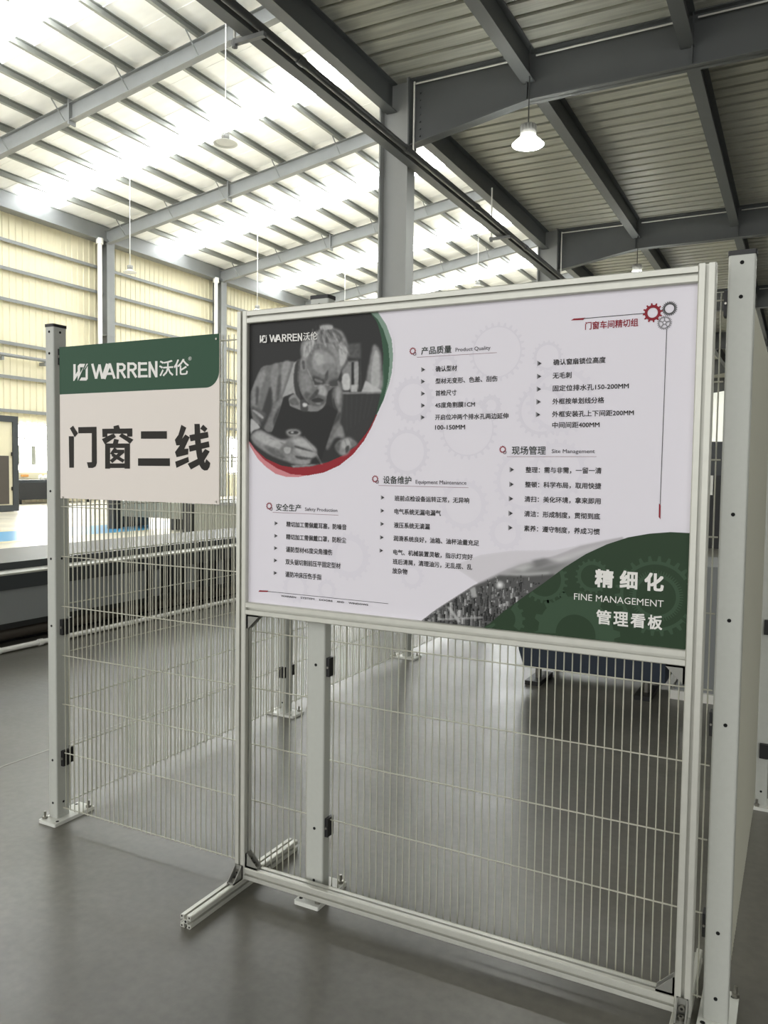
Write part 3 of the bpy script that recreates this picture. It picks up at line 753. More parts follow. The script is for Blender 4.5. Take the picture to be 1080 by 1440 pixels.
P([(900, 10), (960, 22), (1020, 110), (1060, 220), (1070, 340), (1060, 460), (1040, 540), (1000, 660), (950, 760), (900, 500)], 2, (128, 152, 138), False)
P([(860, 0), (912, 28), (960, 75), (1000, 150), (1035, 260), (1045, 380), (1032, 520), (1005, 640), (965, 735), (925, 810), (850, 400)], 3, (52, 84, 64), False)
P([(20, 940), (36, 990), (90, 1080), (150, 1140), (220, 1190), (300, 1213), (390, 1212), (450, 1200), (300, 1000)], 2, (204, 132, 138), False)
P([(955, 760), (915, 850), (860, 950), (780, 1050), (680, 1130), (570, 1180), (450, 1203), (330, 1192), (230, 1150), (140, 1090), (70, 1015), (30, 955), (300, 800)], 3, (146, 34, 44), False)
P([(0, 60), (8, 20)] + edge + [(0, 930)], 4, 46, False)
# background shelf and bottles
P([(745, 250), (835, 245), (838, 360), (745, 350)], 5, 84, False)
P([(930, 255), (975, 300), (988, 400), (990, 575), (878, 575), (880, 480), (905, 350)], 5, 138)
P([(940, 300), (965, 330), (975, 470), (965, 560), (915, 560), (915, 420)], 6, 172)
P([(700, 440), (745, 375), (830, 372), (832, 580), (702, 580)], 5, 132, False)
P([(705, 480), (750, 470), (755, 575), (705, 575)], 6, 190); P([(770, 380), (785, 380), (790, 580), (768, 580)], 6, 40, False); P([(818, 360), (832, 360), (836, 590), (820, 590)], 6, 50, False)
P([(790, 400), (815, 390), (818, 500), (795, 570)], 6, 160); P([(765, 545), (810, 545), (810, 600), (765, 600)], 6, 180, False)
P([(700, 598), (985, 594), (982, 612), (700, 616)], 6, 128, False); P([(870, 515), (985, 585), (985, 597), (840, 600)], 6, 185, False)
P([(700, 620), (980, 615), (945, 745), (900, 850), (800, 985), (700, 900)], 5, 54, False)
for k in range(6): P([(730 + 38 * k, 625), (736 + 38 * k, 625), (736 + 30 * k, 880 - 20 * k), (730 + 30 * k, 880 - 20 * k)], 6, 62, False)
# shirt
P([(115, 425), (190, 400), (260, 382), (350, 378), (390, 400), (330, 520), (280, 640), (250, 740), (215, 860), (170, 890), (120, 850), (60, 800), (40, 720), (38, 620), (55, 560)], 6, 112)
P([(60, 560), (120, 440), (150, 470), (120, 560), (90, 690), (45, 690)], 7, 138); P([(190, 420), (240, 400), (230, 560), (200, 680), (185, 560)], 7, 134)
P([(270, 395), (330, 388), (290, 520), (262, 600)], 7, 146); P([(150, 640), (185, 560), (195, 700), (160, 800), (125, 870), (110, 800)], 7, 58)
P([(80, 560), (100, 580), (90, 680), (75, 680)], 8, 78); P([(235, 520), (255, 470), (250, 600), (225, 700)], 8, 84); P([(45, 705), (130, 740), (150, 770), (110, 815)], 8, 84)
P([(215, 690), (270, 650), (255, 760), (190, 860)], 7, 124); P([(50, 730), (120, 790), (130, 775), (80, 735)], 9, 160); P([(205, 790), (250, 700), (256, 712), (212, 850)], 8, 72)
# collar, inner shirt, sleeve on the other side
P([(390, 362), (350, 392), (310, 520), (268, 636), (352, 606), (372, 652), (382, 480)], 9, 164, False); P([(392, 362), (362, 400), (350, 520), (372, 640), (400, 650), (380, 500)], 10, 60)
P([(310, 655), (355, 612), (410, 670), (460, 690), (580, 660), (560, 720), (520, 742), (420, 735), (330, 705)], 9, 132)
P([(400, 660), (440, 660), (455, 735), (405, 735)], 10, 70); P([(415, 680), (445, 680), (448, 700), (420, 705)], 11, 200); P([(318, 660), (360, 640), (390, 690), (340, 690)], 10, 98)
P([(668, 520), (700, 545), (706, 620), (700, 720), (690, 820), (722, 930), (655, 930), (600, 1015), (580, 985), (610, 890), (650, 790), (670, 735), (640, 690), (630, 600)], 7, 108)
P([(660, 560), (690, 580), (680, 690), (655, 650)], 8, 150); P([(690, 840), (712, 925), (660, 915), (610, 960)], 8, 136); P([(640, 800), (690, 740), (680, 800), (620, 850)], 8, 66); P([(636, 640), (655, 700), (668, 735), (640, 720)], 9, 60)
# apron
P([(278, 640), (310, 634), (322, 700), (420, 740), (520, 742), (600, 690), (668, 738), (640, 820), (600, 940), (560, 1060), (540, 1120), (400, 1100), (250, 940), (190, 900), (215, 830), (250, 730)], 10, 38, False)
# head
P([(410, 350), (450, 290), (520, 255), (650, 300), (690, 380), (684, 470), (640, 560), (598, 600), (580, 670), (530, 700), (475, 690), (430, 650), (392, 570), (384, 470)], 11, 112)
P([(500, 300), (570, 300), (640, 350), (650, 420), (580, 470), (520, 455), (485, 400)], 12, 150); P([(560, 400), (640, 390), (650, 440), (590, 470)], 13, 128); P([(500, 320), (550, 320), (570, 380), (520, 400)], 13, 172)
P([(400, 470), (460, 480), (480, 560), (450, 640), (410, 590)], 12, 134); P([(430, 600), (470, 610), (440, 655)], 13, 84)
P([(535, 545), (565, 545), (592, 600), (575, 630), (530, 615)], 13, 166); P([(490, 480), (575, 515), (570, 540), (500, 545)], 13, 60); P([(610, 520), (680, 500), (660, 560), (610, 560)], 13, 66)
P([(505, 500), (560, 520), (550, 532), (508, 520)], 14, 120); P([(452, 655), (500, 610), (580, 640), (570, 680), (520, 700), (470, 690)], 13, 92); P([(480, 652), (530, 640), (570, 660), (530, 672), (490, 668)], 14, 46)
P([(505, 680), (545, 675), (540, 692)], 14, 140); P([(470, 640), (520, 580), (530, 600), (480, 655)], 14, 70); P([(580, 470), (600, 440), (598, 500), (576, 520)], 14, 74)
for pts in (((448, 430), (490, 520)), ((490, 520), (500, 555)), ((500, 555), (550, 550)), ((610, 560), (672, 560)), ((570, 545), (612, 548)), ((672, 520), (680, 555))): stroke(*pts[0], *pts[1], 6, 190)
P([(400, 358), (428, 350), (446, 400), (434, 450), (408, 445), (396, 400)], 13, 136); P([(412, 375), (428, 375), (432, 430), (416, 430)], 14, 80)
P([(405, 340), (412, 240), (465, 185), (535, 150), (545, 120), (580, 108), (630, 115), (640, 135), (698, 160), (735, 230), (748, 310), (730, 385), (700, 430), (675, 470), (660, 400), (640, 330), (590, 280), (520, 255), (470, 300), (445, 370)], 13, 140)
P([(550, 150), (640, 145), (700, 200), (690, 290), (620, 250), (540, 230)], 14, 92); P([(420, 330), (430, 260), (500, 220), (480, 290), (440, 350)], 14, 176); P([(690, 230), (735, 280), (725, 370), (690, 410), (680, 320)], 14, 178); P([(545, 125), (620, 115), (630, 140), (560, 150)], 14, 170)
for k in range(16):
    x = 440 + k * 17; y = 250 - 70 * math.sin(k / 15 * 3.0)
    stroke(x, y, x + 24, y + 70 + 20 * (k % 3), 4 + 2, (78, 190, 112, 160)[k % 4])
# hands, loupe and fine tool
P([(38, 800), (60, 800), (108, 855), (60, 880), (40, 900)], 11, 182); P([(60, 880), (108, 866), (120, 880), (50, 905)], 12, 60)
P([(40, 912), (100, 872), (160, 895), (260, 940), (330, 925), (370, 908), (430, 930), (480, 972), (516, 1010), (516, 1058), (482, 1080), (462, 1120), (380, 1126), (300, 1100), (200, 1062), (130, 1022), (60, 966)], 12, 138)
P([(60, 920), (110, 885), (230, 945), (300, 960), (250, 1010), (150, 980)], 13, 168); P([(350, 940), (420, 940), (500, 1000), (510, 1025), (440, 1000), (370, 980)], 13, 176); P([(370, 1000), (480, 1030), (512, 1040), (480, 1070), (390, 1050)], 13, 166)
P([(360, 985), (440, 1010), (500, 1032), (430, 1018), (365, 1000)], 14, 64); P([(360, 1060), (470, 1075), (485, 1082), (400, 1085)], 14, 70); P([(370, 1090), (450, 1095), (462, 1112), (390, 1118)], 14, 150); P([(270, 980), (330, 960), (350, 1010), (310, 1060), (250, 1040)], 13, 118)
P([(280, 1000), (330, 1000), (320, 1040), (290, 1040)], 14, 170); P([(140, 985), (240, 1020), (300, 1080), (200, 1055)], 13, 96)
for x, y in ((180, 930), (210, 1000), (250, 960), (300, 985), (230, 1040), (330, 1040)): stroke(x, y, x + 40, y + 18, 4 + 2, 100)
P([(295, 885), (320, 868), (375, 868), (402, 885), (400, 905), (360, 922), (310, 915)], 13, 152); P([(312, 888), (335, 880), (370, 880), (388, 890), (370, 902), (325, 902)], 14, 50); P([(330, 885), (350, 884), (348, 896), (332, 896)], 15, 190)
stroke(425, 918, 520, 1050, 7 + 2, 120); stroke(515, 1045, 558, 1124, 5 + 2, 185); stroke(505, 1050, 550, 1124, 3 + 2, 150)
P([(652, 985), (690, 945), (752, 925), (800, 958), (806, 980), (762, 1008), (745, 1045), (705, 1060), (670, 1035)], 12, 142)
P([(700, 960), (750, 935), (765, 960), (740, 1010), (700, 1000)], 13, 172); P([(725, 1000), (750, 985), (752, 1020), (730, 1040)], 14, 66); P([(770, 950), (800, 965), (780, 990), (765, 980)], 13, 110); P([(650, 990), (690, 950), (680, 1020), (665, 1025)], 13, 90)
stroke(720, 945, 735, 995, 4 + 2, 90); stroke(750, 935, 775, 985, 4 + 2, 84)
P([(330, 1130), (550, 1118), (600, 1100), (480, 1135), (350, 1145)], 14, 150, False)
rs = np.random.RandomState(3)
hair = smooth([(405, 340), (412, 240), (465, 185), (535, 150), (580, 108), (640, 135), (698, 160), (735, 230), (748, 310), (730, 385), (675, 470), (660, 400), (640, 330), (590, 280), (520, 255), (470, 300), (445, 370)])
for k in range(150):
    a = rs.uniform(0, 1); x = 430 + 290 * a + rs.uniform(-20, 20); y = 300 - 150 * math.sin(math.pi * (a * .8 + .15)) + rs.uniform(-40, 60)
    g = int(rs.choice([60, 90, 120, 180, 205, 220])); old = ra.c.copy()
    stroke(x, y, x + 30 * (a - .35) * 2 + 10, y + rs.uniform(40, 80), 5, g, .5)
hm = ra.blur(ra.mask([(40, 380), (1000, 380), (1000, 1130), (40, 1130)]), 2)
gr = ra.blur(rs.normal(0, 1, ra.X.shape), 2); ra.c += (gr / gr.std() * 3.5 * (ra.c[..., 0] > 70) * (ra.c.std(-1) < 6) * (ra.c[..., 0] < 205))[..., None]
keep = ra.blur(1.0 - (np.abs(ra.c - np.array(WHT)).max(-1) < 3), 2) > 0
pr_ = ra.build('portrait_print', panel, 2, keep, label='grey printed picture of a man in an apron bent over fine work, edged green and red')
b = MB(); sh.crop(340, 420, 3.176)
M_logo2 = M_logo
emblem(sh, b, 86, 165, 117, 199, 17, M_logo, MATS['black print'])
wordmark(sh, b, 128, 179, 275, 172, 32, 17, M_logo); sh.text(b, '沃伦', 279, 170, 343, 167, 36, 17, M_logo, .008)
b.build('logo', panel, label='white logo lettering on the picture')

# city print and green corner
sh.crop(580, 740, 2.7)
lc = [(30, 360), (90, 315), (160, 270), (230, 225), (300, 190), (360, 163), (420, 142), (500, 118), (600, 92), (760, 52), (800, 45)]
def curve_y(x):
    for (xa, ya), (xb, yb) in zip(lc, lc[1:]):
        if xa <= x <= xb: return ya + (yb - ya) * (x - xa) / (xb - xa)
    return lc[-1][1]
xa_ = sh.at(20, 350)[0]; xb_ = sh.at(830, 60)[0]; zt_ = sh.at(780, 30)[1]
ra = Raster(sh, xa_, xb_, BZ0, zt_, 420, 230, WHT)
P2 = lambda pts, g, soft=0, al=1.0: ra.paint(pts, G(g) if isinstance(g, int) else g, soft, al)
P2([(150, 150), (260, 108), (380, 92), (540, 90), (760, 48), (800, 60), (500, 200), (300, 250)], (210, 206, 212), 3)
P2([(30, 362)] + lc[1:7] + [(540, 112), (640, 74), (800, 40), (800, 200), (480, 420), (30, 420)], (182, 178, 183), 1)
P2([(330, 196), (420, 150), (560, 140), (700, 110), (560, 260), (330, 260)], 140, 8)
for pts, g in ((((400, 168), (470, 138), (560, 130), (480, 156)), 112), (((430, 180), (520, 150), (590, 140), (520, 172)), 120), (((560, 118), (680, 82), (760, 60), (640, 106)), 205), (((450, 132), (500, 122), (530, 130), (470, 142)), 104), (((380, 160), (430, 146), (470, 150), (420, 172)), 196), (((520, 128), (580, 116), (640, 110), (560, 134)), 210), (((360, 182), (520, 174), (520, 184), (350, 190)), 196)): P2(pts, g, 3, .8)
P2([(285, 205), (330, 186), (440, 190), (540, 182), (560, 300), (430, 420), (30, 420), (30, 362), (90, 318), (160, 273), (230, 228)], 84, 2)
rnd = random.Random(11); bl = []
for k in range(520):
    x = rnd.uniform(40, 500); yb = 190 + 205 * rnd.random() ** .8
    if yb < curve_y(x) + 8: continue
    if yb > 392 - max(0, (x - 265)) * .88 + 14: continue
    bl.append((yb, x))
for yb, x in sorted(bl):
    sc = .28 + (yb - 185) / 230; wd = rnd.uniform(6, 17) * sc; h = rnd.uniform(7, 34) * sc
    if rnd.random() < .08: h *= 1.9
    top = max(yb - h, curve_y(x) + 3, curve_y(x + wd) + 3)
    if top >= yb - 2: continue
    g = rnd.choice((44, 56, 70, 92, 110, 128, 150, 168, 62, 50))
    P2([(x, top), (x + wd, top), (x + wd, yb), (x, yb)], g); P2([(x + wd * .6, top), (x + wd, top), (x + wd, yb), (x + wd * .6, yb)], max(26, g - 36))
    if sc > .5:
        for q in range(int(h / 4)): P2([(x + 1, top + 2 + q * 4), (x + wd * .55, top + 2 + q * 4), (x + wd * .55, top + 3.2 + q * 4), (x + 1, top + 3.2 + q * 4)], min(215, g + 46), 0, .6)
for k in range(70):
    x = rnd.uniform(90, 430); yb = rnd.uniform(max(curve_y(x) + 12, 195), 370)
    P2([(x, yb), (x + 3, yb - 1), (x + 3, yb + 2), (x, yb + 2)], 225, 1, .8)
P2([(130, 305), (146, 308), (185, 365), (172, 365)], 190, 1, .8); P2([(95, 350), (270, 342), (270, 350), (95, 358)], 170, 1, .7)
P2([(218, 240), (238, 228), (246, 268), (226, 272)], 200, 1, .7)
for rr, g in ((16, 190), (8, 250)): P2([(332 + rr * math.cos(a * .5), 223 + rr * math.sin(a * .5)) for a in range(13)], g, 2, .8)
lim = [(0, 362), (30, 362)] + lc[1:] + [(800, 0), (0, 0)]
m = ra.mask([(0, 425), (28, 363)] + lc[1:7] + [(540, 106), (640, 66), (800, 36), (850, 36), (850, 425)])
m2 = ra.mask([(150, 150), (260, 108), (380, 92), (540, 90), (760, 48), (800, 60), (500, 200), (300, 250)])
ra.c = ra.c * np.maximum(m, m2)[..., None] + np.array(WHT) * (1 - np.maximum(m, m2))[..., None]
keep = ra.blur(1.0 - (np.abs(ra.c - np.array(WHT)).max(-1) < 3), 1) > 0
ra.build('city_print', panel, 2, keep, label='grey printed city skyline under a cloudy sky')

GRN = (42, 62, 42); GR2 = (58, 80, 60)
b = MB()
gc = [(265, 388), (300, 365), (345, 325), (420, 270), (500, 215), (580, 155), (660, 105), (740, 68), (820, 42), (900, 28), (980, 22), (1060, 26), (1070, 500), (700, 470)]
sh.poly(b, gc, 8.5, M_print, GRN, False, CL)
b.build('green_corner', panel, label='dark green printed corner')
b = MB(); CL2 = (BX0, BX1, BZ0, BZ1)
for gx, gy, R, r, n in ((925, 265, 152, 120, 26), (925, 265, 98, 72, 60), (685, 190, 66, 44, 18), (500, 200, 92, 66, 22), (620, 410, 165, 75, 14), (350, 350, 82, 44, 16)):
    # keep only the part of each gear that lies on the green area
    X, Z = sh.at(gx, gy)
    tmp = MB(); sh.gear(tmp, gx, gy, R, r, n, 9, M_print, GR2, .13)
    gp = [sh.at(*p) for p in gc]
    def inside(x, z):
        if not (BX0 < x < BX1 and BZ0 < z < BZ1): return False
        c = False
        for i in range(len(gp)):
            (xa, za), (xb, zb_) = gp[i], gp[i - 1]
            if (za > z) != (zb_ > z) and x < (xb - xa) * (z - za) / (zb_ - za) + xa: c = not c
        return c
    for f in tmp.f:
        vs = [tmp.v[i] for i in f]
        if all(inside(v[0], v[2]) for v in vs): b.face(vs, M_print, False, GR2)
b.build('corner_gear', panel, label='faint green gear shapes')
b = MB(); sh.crop(660, 380, 2.571)
for ch, xa, ya, xb, yb in (('精', 455, 1112, 523, 1116), ('细', 545, 1117, 609, 1121), ('化', 634, 1124, 704, 1130)): sh.text(b, ch, xa, ya, xb, yb, 66, 10, M_logo, .035)
b.build('corner_lettering', panel, label='white title lettering on the green corner'); b = MB()
sh.text(b, 'FINE MANAGEMENT', 380, 1178, 703, 1206, 24, 10, M_logo, 0)
b.build('corner_lettering', panel, label='thin white capital lettering'); b = MB()
for i, ch in enumerate('管理看板'): sh.text(b, ch, 460 + 62 * i, 1252 + 6 * i, 514 + 61.5 * i, 1256 + 6 * i, 52, 10, M_logo, .022)
b.build('corner_lettering', panel, label='white title lettering on the green corner')

# section headings and lines of text
def heading(crop, gx, gy, tx0, ty0, tx1, ty1, h, cn, en, ex0, ey0, ex1, ey1, eh, ul):
    b = MB(); sh.crop(*crop); k = crop[2] / 3.176
    sh.gear(b, gx, gy, 17 * k, 10 * k, 12, 3, M_print, RED, .2); sh.gear(b, gx + 9 * k, gy + 13 * k, 8.5 * k, 5 * k, 9, 4, M_print, (96, 70, 78), .15)
    b.build('heading_icon', panel); b = MB()
    sh.text(b, cn, tx0, ty0, tx1, ty1, h, 3, M_print, .012, (48, 56, 50)); b.build('heading_text', panel); b = MB()
    sh.text(b, en, ex0, ey0, ex1, ey1, eh, 3, M_print, .006, (88, 84, 90)); b.build('heading_caption', panel); b = MB()
    sh.line(b, *ul, 1.8 * k, 3, M_print, (150, 120, 130)); b.build('heading_rule', panel)
A = (340, 420, 3.176); C = (660, 380, 2.571)
X5 = lambda x: (660 + x / 2.571 - 340) * 3.176      # second crop -> first crop
Y5 = lambda y: (380 + y / 2.571 - 420) * 3.176
heading(A, 764, 234, 802, 233, 937, 226, 35, '产品质量', 'Product Quality', 955, 229, X5(77), Y5(284), 23, (783, 262, X5(100), Y5(298)))
heading(C, 121, 648, 154, 652, 277, 651, 31, '现场管理', 'Site Management', 298, 656, 454, 657, 19, (136, 674, 460, 674))
heading(A, 596, 805, 632, 811, 758, 809, 35, '设备维护', 'Equipment Maintenance', 777, 820, 1004, 826, 23, (612, 834, 1013, 844))
heading(A, 123, 926, 154, 932, 266, 934, 33, '安全生产', 'Safety Production', 283, 942, 428, 948, 20, (139, 954, 432, 967))
def block(crop, bul, lines, h, bw):
    sh.crop(*crop)
    for x, y in bul:
        b = MB()
        sh.poly(b, [(x, y - bw * .62), (x + bw, y), (x, y + bw * .62)], 3, M_print, (140, 138, 142), False)
        sh.poly(b, [(x + bw * .3, y - bw * .43), (x + bw, y), (x + bw * .3, y + bw * .43)], 3.5, M_print, (60, 58, 60), False)
        b.build('bullet_mark', panel)
    for s, x0, y0, x1, y1 in lines:
        b = MB(); sh.text(b, s, x0, y0, x1, y1, h * (.8 if s[0] in '14' and s.endswith('MM') else 1), 3, M_print, .016, INK)
        b.build('text_line', panel)
block(A, [(802, 317), (801, 370), (801, 424), (801, 477), (800, 530)], [('确认型材', 866, 313, 962, 311), ('型材无变形、色差、刮伤', 866, 368, X5(102), Y5(392)), ('首检尺寸', 866, 421, 960, 420), ('45度角割膜1CM', 864, 475, 1042, 472), ('开启位冲两个排水孔两边延伸', 864, 529, X5(142), Y5(527)), ('100-150MM', 864, 575, 998, 574)], 26, 18)
block(C, [(246, 337), (245, 384), (244, 430), (243, 476), (241, 522)], [('确认窗扇锁位高度', 304, 332, 493, 325), ('无毛刺', 302, 381, 370, 379), ('固定位排水孔150-200MM', 302, 427, 577, 418), ('外框按单划线分格', 301, 474, 488, 470), ('外框安装孔上下间距200MM', 300, 520, 595, 515), ('中间间距400MM', 300, 560, 471, 558)], 22.5, 16)
block(C, [(146, 721), (145, 774), (143, 826), (142, 879), (141, 931)], [('整理：需与非需，一留一清', 204, 722, 478, 725), ('整顿：科学布局，取用快捷', 202, 775, 477, 780), ('清扫：美化环境，拿来即用', 200, 828, 475, 834), ('清洁：形成制度，贯彻到底', 199, 882, 473, 889), ('素养：遵守制度，养成习惯', 198, 935, 472, 944)], 23, 16)
block(A, [(622, 888), (621, 947), (620, 1006), (618, 1066), (616, 1125)], [('班前点检设备运转正常，无异响', 683, 891, 1016, 902), ('电气系统无漏电漏气', 682, 951, 890, 957), ('液压系统无滴漏', 680, 1012, 840, 1017), ('润滑系统良好，油箱、油杯油量充足', 678, 1072, 1060, 1090), ('电气、机械装置灵敏，指示灯完好', 677, 1132, 1032, 1154), ('班后清屑，清理油污，无乱摆、乱', 675, 1175, 1030, 1198), ('放杂物', 673, 1215, 740, 1219)], 26, 16)
block(A, [(147, 1003), (146, 1059), (145, 1114), (144, 1169), (143, 1225)], [('精切加工需佩戴耳塞，防噪音', 200, 1008, 468, 1020), ('精切加工需佩戴口罩，防粉尘', 199, 1065, 467, 1078), ('谨防型材45度尖角撞伤', 198, 1121, 405, 1131), ('双头锯切割前压平固定型材', 196, 1176, 442, 1191), ('谨防冲床压伤手指', 195, 1232, 356, 1242)], 26, 15)
b = MB(); sh.crop(*A)
sh.poly(b, [(80, 1302), (120, 1304), (115, 1310), (75, 1309)], 3, M_print, RED); sh.line(b, 115, 1307, 655, 1362, 2, 3, M_print, INK)
sh.text(b, 'WARREN', 176, 1328, 243, 1333, 8, 3, M_print, .02, INK); sh.text(b, 'SYSTEM', 263, 1336, 325, 1341, 8, 3, M_print, .02, INK); sh.text(b, 'DOORS', 347, 1345, 406, 1350, 8, 3, M_print, .02, INK)
sh.text(b, 'AND', 425, 1353, 458, 1356, 8, 3, M_print, .02, INK); sh.text(b, 'WINDOWS', 478, 1359, 565, 1367, 8, 3, M_print, .02, INK)
b.build('footer_lettering', panel)
b = MB(); sh.crop(*C)
sh.poly(b, [(378, 175), (420, 172), (412, 180), (367, 182)], 3, M_print, RED); sh.line(b, 412, 175, 634, 156, 2.2, 3, M_print, INK)
sh.text(b, '门窗车间精切组', 419, 201, 611, 189, 29, 3, M_print, .016, RED)
sh.gear(b, 663, 154, 35, 18, 12, 3, M_print, (136, 28, 42), .2); sh.gear(b, 724, 139, 27, 16, 24, 4, M_print, (52, 52, 54), .16); sh.gear(b, 724, 139, 21, 19.5, 24, 4.5, M_print, (150, 150, 152), .02)
sh.gear(b, 706, 190, 26, 18, 22, 5, M_print, (140, 138, 142), .16); sh.disc(b, 706, 190, 7.5, 5, M_print, (140, 138, 142)); sh.disc(b, 706, 190, 4, 5.5, M_print, WHT)
for k in range(5):
    a = math.radians(90 + 72 * k); sh.line(b, 706 + 7 * math.cos(a), 190 - 7 * math.sin(a), 706 + 19 * math.cos(a), 190 - 19 * math.sin(a), 4, 5, M_print, (140, 138, 142))
sh.line(b, 714, 212, 690, 848, 2.2, 3, M_print, INK); sh.poly(b, [(686, 843), (692, 850), (691, 900), (685, 892)], 4, M_print, RED)
b.build('emblem', panel, label='red, black and grey gear emblem with red heading')

# ------------------------------------------------------------------ machines in the hall
t = thing('machine_bed', 'long low machine bed with grey side panel behind the corner fence post', 'machine', (-6.2, 6, 0))
ya, ym, yb = 2.6, 5.9, 9.6
b = MB(); b.box(-6.9, -5.75, ya, yb, .48, .6, M_mdark); b.box(-7.0, -5.95, ya, yb, .6, .68, M_mdark); b.build('top_frame', t)
b = MB(); b.box(-5.95, -5.74, ya, yb, .603, .618, M_alu); b.build('guide_rail', t, label='bright guide rail')
b = MB(); b.box(-6.85, -5.77, ya, ym, .2, .48, M_mgrey); b.build('side_panel', t, label='grey side panel')
b = MB(); b.box(-6.85, -5.78, ya, yb, .15, .2, M_mblack); b.box(-6.85, -5.82, ym, yb, .2, .47, M_mblack); b.build('base_strip', t)
b = MB(); b.tube((-5.88, ya, .095), (-5.88, yb, .095), .055, M_mbrown, 12); b.box(-6.8, -5.95, ya, yb, 0, .15, M_mblack); b.build('lower_tube', t)
for k in range(14):
    yy = ym + .15 + k * .25
    b = MB(); b.box(-5.82, -5.76, yy, yy + .06, .2, .47, M_mdark if k % 2 else M_mgrey); b.build('roller_bracket', t)
b = MB(); b.tube((-5.6, 2.6, .03), (-5.6, 9.6, .03), .022, M_pipewhite, 10)
for yy in (4.1, 4.5, 6.6, 8.2): b.tube((-5.6, yy, .03), (-5.6, yy + .04, .03), .029, M_pipewhite, 10)
b.build('air_pipe', loc=(-5.6, 6, 0), label='white air pipe lying on the floor along the machine bed', category='pipe')

t = thing('equipment_cabinet', 'tall dark-framed equipment cabinet with a cream face by the hall wall', 'cabinet', (-23.4, 16.6, 0))
b = MB(); b.box(-24.2, -22.98, 14.6, 17.7, 0.02, 3.13, M_mdark)
for z0, z1 in ((.02, .22), (2.93, 3.13)): b.box(-22.98, -22.9, 14.6, 17.7, z0, z1, M_mdark)
for y0, y1 in ((14.6, 14.8), (17.5, 17.7)): b.box(-22.98, -22.9, y0, y1, .22, 2.93, M_mdark)
b.build('cabinet_frame', t)
b = MB(); b.box(-22.98, -22.95, 14.8, 17.5, .22, 2.93, M_cream); b.build('face_panel', t, label='cream face panel')
b = MB(); b.box(-22.96, -22.93, 14.8, 17.36, .26, 1.83, M_mbrown); b.build('dark_window', t, label='dark lower window')
b = MB()
for z in (.7, 1.83): b.box(-22.93, -22.88, 17.44, 17.49, z, z + .12, M_black)
b.build('hinge', t)

t = thing('black_machine_base', 'low black machine on short feet beneath the bright window', 'machine', (-27, 22.6, 0))
b = MB(); b.box(-27.9, -27.0, 20.9, 24.6, .18, .85, M_mblack); b.box(-27.9, -27.1, 20.9, 24.6, .85, .96, M_mdark); b.build('body', t)
for yy in (21.05, 24.4):
    b = MB(); b.tube((-27.15, yy, 0), (-27.15, yy, .2), .05, M_mblack, 8); b.build('foot', t)
for i in range(4):
    b = MB(); yy = 22.05 + .22 * i; rr = .1
    b.lathe([(.001, -rr)] + [(rr * math.sin(math.pi * k / 8), -rr * math.cos(math.pi * k / 8)) for k in range(1, 8)] + [(.001, rr)], (-27.2, yy, 1.06), M_pipewhite, 14)
    b.build('white_canister', loc=(-27.2, yy, .96), label='small round white canister on top of the black machine', category='canister', group='canisters on the black machine')
t = thing('lamp_ledge', 'cream ledge with two amber lamps under the bright window', 'ledge', (-28.1, 22.6, 1.0))
b = MB(); b.box(-28.36, -28.12, 20.7, 25.2, .98, 1.24, M_cream); b.build('ledge_body', t)
for yy in (22.0, 23.0):
    b = MB(); b.box(-28.12, -28.08, yy - .17, yy + .17, 1.07, 1.16, M_amber); b.build('amber_lamp', t, label='amber lamp')

t = thing('conveyor_table', 'low grey-green conveyor table beyond the blue floor stripe', 'conveyor', (-13.4, 15, 0))
b = MB(); b.box(-15.4, -11.6, 14.6, 15.7, .28, .66, M_mgreen); b.build('table_body', t)
for xx in (-15.2, -13.5, -11.9):
    b = MB(); b.box(xx - .08, xx + .08, 14.7, 15.6, 0, .28, M_mdark); b.build('leg', t)
b = MB(); b.box(-14.9, -12, 14.75, 15.5, .66, .72, M_pipewhite); b.build('belt', t)
t = thing('grey_machine_box', 'boxy grey-green machine housing at the near end of the conveyor table', 'machine', (-10.8, 13.8, 0))
b = MB(); b.box(-11.5, -9.6, 13.2, 14.4, .05, .74, M_mgreen); b.build('body', t)
b = MB(); b.box(-11.6, -9.5, 13.1, 14.5, .74, .8, M_mgrey); b.build('top_plate', t)
b = MB(); b.box(-11.4, -9.7, 13.3, 14.3, 0, .05, M_mblack); b.build('plinth', t)
for i, (xx, yy) in enumerate(((-14.9, 14.2), (-12.45, 14.15), (-10.6, 15.3))):
    t = thing('control_pillar', ('slim black control pillar standing on the blue floor stripe', 'slim black control pillar by the middle of the conveyor table', 'slim black control pillar behind the grey machine housing')[i], 'control pillar', (xx, yy, 0), 'black control pillars')
    b = MB(); b.box(xx - .12, xx + .12, yy - .12, yy + .12, .0, 1.15, M_mblack); b.build('body', t)
    b = MB(); b.box(xx - .16, xx + .16, yy - .16, yy + .16, 1.15, 1.45, M_mblack); b.build('head', t)
b = MB(); b.prism(rrect(.5, .45, .05), (-11.6, 17.4, .9), (-11.6, 17.4, 1.35), (1, 0, 0), (0, 1, 0), M_red)
b.build('red_crate', loc=(-11.6, 17.4, .9), label='red crate seen through the wire beside the sign', category='crate')
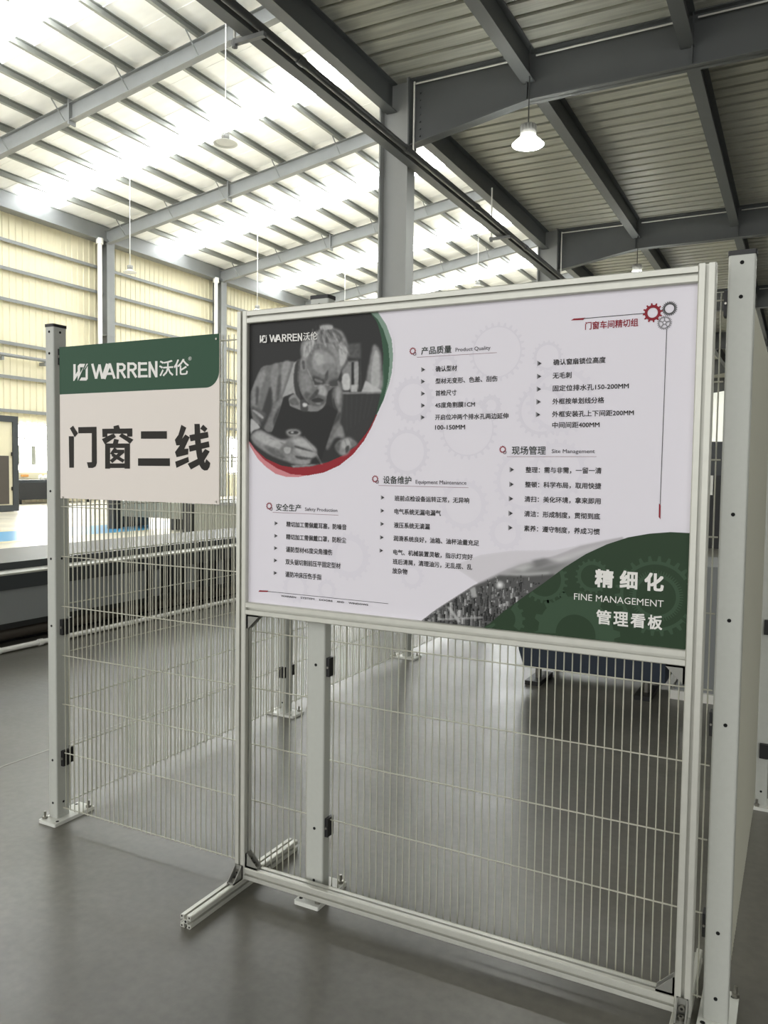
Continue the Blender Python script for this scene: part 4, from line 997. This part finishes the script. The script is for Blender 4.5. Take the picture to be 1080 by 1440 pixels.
t = thing('parts_shelf', 'pale parts shelf behind the wire between the sign and the board', 'shelf', (-11.7, 17.6, 0))
for z in (.25, .86, 1.5):
    b = MB(); b.box(-12.3, -10.8, 17.1, 17.7, z, z + .04, M_mgreen); b.build('shelf_board', t)
for xx in (-12.3, -10.85):
    for yy in (17.1, 17.65):
        b = MB(); b.box(xx, xx + .05, yy, yy + .05, 0, 1.8, M_mgrey); b.build('upright', t)

t = thing('navy_machine', 'navy machine on black pads inside the enclosure below the green corner of the board', 'machine', (-1.25, 5.7, 0))
b = MB(); b.prism([(-.5, .24), (-.46, .12), (.5, .12), (.5, 1.05), (-.5, 1.05)], (-1.25, 5.45, 0), (-1.25, 6.2, 0), (1, 0, 0), (0, 0, 1), M_navy); b.build('body', t)
for xx in (-1.63, -.88):
    for yy in (5.55, 6.05):
        b = MB(); b.tube((xx, yy, .03), (xx, yy, .13), .022, M_steelbolt, 10); b.build('levelling_foot', t)
    b = MB(); b.box(xx - .06, xx + .05, 5.42, 5.75, 0, .03, M_black); b.build('floor_pad', t)
t = thing('grey_machine', 'pale grey machine base beside the navy machine inside the enclosure', 'machine', (-.55, 5.8, 0))
b = MB(); b.prism([(-.16, .06), (.2, .06), (.2, .9), (-.16, .9), (-.16, .4), (-.08, .28)], (-.55, 5.6, 0), (-.55, 6.3, 0), (1, 0, 0), (0, 0, 1), M_mgrey); b.build('body', t)
b = MB(); b.box(-.73, -.33, 5.57, 6.32, 0, .06, M_pipewhite); b.build('plinth', t)
t = thing('dark_press', 'dark press machine far back under the deck seen in the gap beside the tall post', 'machine', (-1.9, 18, 0))
b = MB(); b.box(-2.6, -1.2, 17.6, 18.8, 0, 1.5, M_mblack); b.build('body', t)
b = MB(); b.box(-2.4, -1.4, 17.8, 18.6, 1.5, 2.2, M_mdark); b.build('head', t)
b = MB(); b.box(-1.9, -1.6, 17.52, 17.6, 1.1, 1.5, M_pipewhite); b.build('control_panel', t)

for o in list(bpy.data.objects):
    if '_o' in o.keys(): del o['_o']
